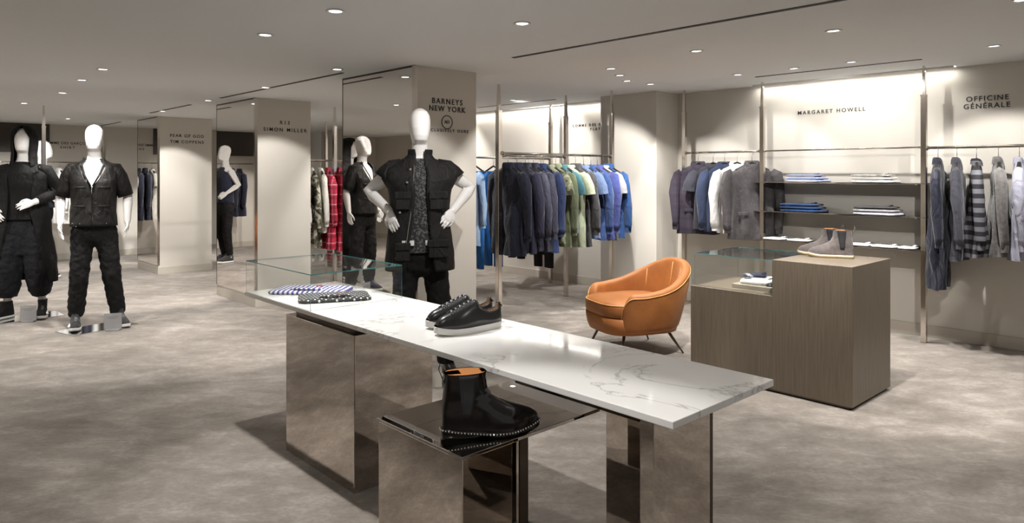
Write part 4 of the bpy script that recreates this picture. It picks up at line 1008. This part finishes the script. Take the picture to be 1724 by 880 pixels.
for x, z in ((-.16, 1.035), (-.13, 1.005), (-.10, 1.03), (-.05, 1.02), (.06, 1.01), (.12, 1.03)): G().sphere((x, -.148, z-.015), .0055, 10, 6).build('snap_button', chrome, t)
for s, (kn, an, ft) in zip((-1, 1), LB): shoe_simple(t, an[0], an[1]-.01, R(-90)+(.12 if s < 0 else .5), charc, rubberw, .31, 0, True)
base_plate(1.72, 7.72, R(15), .62, .34, t)
sign_holder(1.80, 7.50, R(-25), 'clear acrylic sign holder between the feet of the shirt mannequin')

# --- A: hooded long cardigan
rzA = R(-22)
LA = [((-.12, -.03, .50), (-.15, .02, .10), (-.5, -1)), ((.13, -.03, .50), (.17, .02, .10), (.35, -1))]
AA = [((-.29, .05, 1.28), (-.24, -.10, 1.12), (.5, -.5, -.6), (.3, .5, -.3), (0, .3, 1), .4), ((.30, .06, 1.29), (.14, -.20, 1.20), (-.8, -.35, -.28), (.1, .9, -.2), (0, 0, 1), .35)]
t = mannequin('white mannequin in a black hooded long cardigan at the left edge', (1.28, 8.80, .008), rzA, AA, LA, False)
pants(t, fabric('black_drape', (.008, .008, .010), .8, .2, 0), LA, 1.04, (.125, .125, .115, .080), .66, 9, .02, .30, .02)
G().rings(densify([(1.02, 0, -.01, .185, .138), (1.2, 0, -.012, .168, .13), (1.38, 0, -.012, .20, .138), (1.50, 0, -.002, .208, .130), (1.56, 0, .006, .175, .108), (1.60, 0, .01, .105, .085), (1.615, 0, .014, .08, .072)], 4), 36, 2.2, False).wr(.01, 8, .6, 2).build('vest_top', blk, t)
cA = densify([(.36, .01, .04, .285, .18), (.6, .01, .02, .275, .18), (.8, 0, .01, .255, .17), (1.0, 0, 0, .23, .16), (1.2, 0, -.005, .212, .15), (1.36, 0, -.008, .225, .15), (1.47, 0, 0, .232, .138), (1.53, 0, .008, .20, .11), (1.58, 0, .012, .12, .095)], 5)
G().loft(shellrings(cA, lambda z: .42 + .40*max(0, (1.1-z)/.7)), False, False).wr(.020, 8, .35, 4).build('long_cardigan', blk, t, solid=.006)
# hood: shell around the head open at the face
hd = densify([(1.56, 0, .0, .125, .115), (1.62, 0, .015, .112, .118), (1.70, 0, .03, .108, .125), (1.80, 0, .03, .115, .135), (1.88, 0, .028, .117, .135), (1.95, 0, .022, .098, .115), (1.985, 0, .018, .06, .075), (1.997, 0, .016, .01, .012)], 4)
G().loft(shellrings(hd, lambda z: .66 if z < 1.86 else max(.0, .66*(1 - ((z-1.86)/.13)))), False, False).wr(.006, 8, .6, 1).build('hood', blk, t, solid=.008)
for s, (el, wr_, *_ ) in zip((-1, 1), AA):
    el, wr_ = V(el), V(wr_); sh = V((s*.19, .005, 1.52))
    G().tube([V((s*.14, .005, 1.52)), sh, sh.lerp(el, .5), el, el.lerp(wr_, .5), wr_ - (wr_-el)*.1], [.075, .08, .075, .068, .058, .045], 20, roundend=False).wr(.014, 11, .8, s).build('long_sleeve', blk, t)
for i in range(3): G().sphere((.12+.022*i, -.115+.012*i, 1.51+.025*i), .008, 10, 6).build('snap_button', chrome, t)
for s, (kn, an, ft) in zip((-1, 1), LA): shoe_simple(t, an[0], an[1]-.02, R(-90)+(-.7 if s < 0 else .15), blk, rubberw, .32, 0, True)
base_plate(1.30, 8.78, R(5), .62, .36, t)
sign_holder(1.28, 8.52, R(-35), 'grey acrylic sign holder between the feet of the hooded mannequin')

# --- C: back mannequin facing the columns
rzC = R(80)
LC = [((-.10, -.02, .50), (-.12, .03, .10), (0, -1)), ((.10, -.02, .50), (.10, .06, .10), (0, -1))]
AC = [((-.25, .10, 1.30), (-.20, -.08, 1.17), (.25, -.7, -.5), (.3, .5, 0), (0, .4, .6), .3), ((.25, .10, 1.30), (.20, -.08, 1.17), (-.25, -.7, -.5), (-.3, .5, 0), (0, .4, .6), .3)]
t = mannequin('white mannequin in a sleeveless dark top far back, behind the hooded mannequin', (1.97, 11.95, .008), rzC, AC, LC, True)
pants(t, blk, LC, 1.05, (.10, .085, .062, .05), .84, 12, .014, .06)
G().rings(densify([(1.0, 0, -.005, .185, .135), (1.15, 0, -.006, .165, .125), (1.3, 0, -.01, .185, .135), (1.42, 0, -.01, .20, .138), (1.50, 0, 0, .19, .118), (1.56, 0, .008, .14, .092), (1.60, 0, .014, .085, .076)], 4), 36, 2.2, False).wr(.008, 9, .6, 5).build('sleeveless_top', navy, t, solid=.004)
for s, (kn, an, ft) in zip((-1, 1), LC): shoe_simple(t, an[0], an[1]-.02, R(-90), charc, rubberw, .31, 0)
base_plate(1.97, 11.93, rzC, .5, .36, t)

# small display boxes further back
t = thing('display_box', 'small beige box on the floor behind the nearest column', 'display box', (5.35, 6.95, 0)); B((-.10, -.12, 0), (.10, .12, .42), 'body', wood, t, .003); B((-.105, -.125, .42), (.105, .125, .56), 'cap', mat('cream_cap', (.6, .57, .5), .5), t, .003)
t = thing('low_table', 'low taupe wooden table in the left aisle, seen in the middle column mirror', 'table', (-.5, 12.2, 0))
B((-.45, -.3, .70), (.45, .3, .76), 'tabletop', wood, t, .003)
for sx in (-1, 1): B((sx*.43-.02, -.28, 0), (sx*.43+.02, .28, .70), 'side_panel', wood, t, .003)
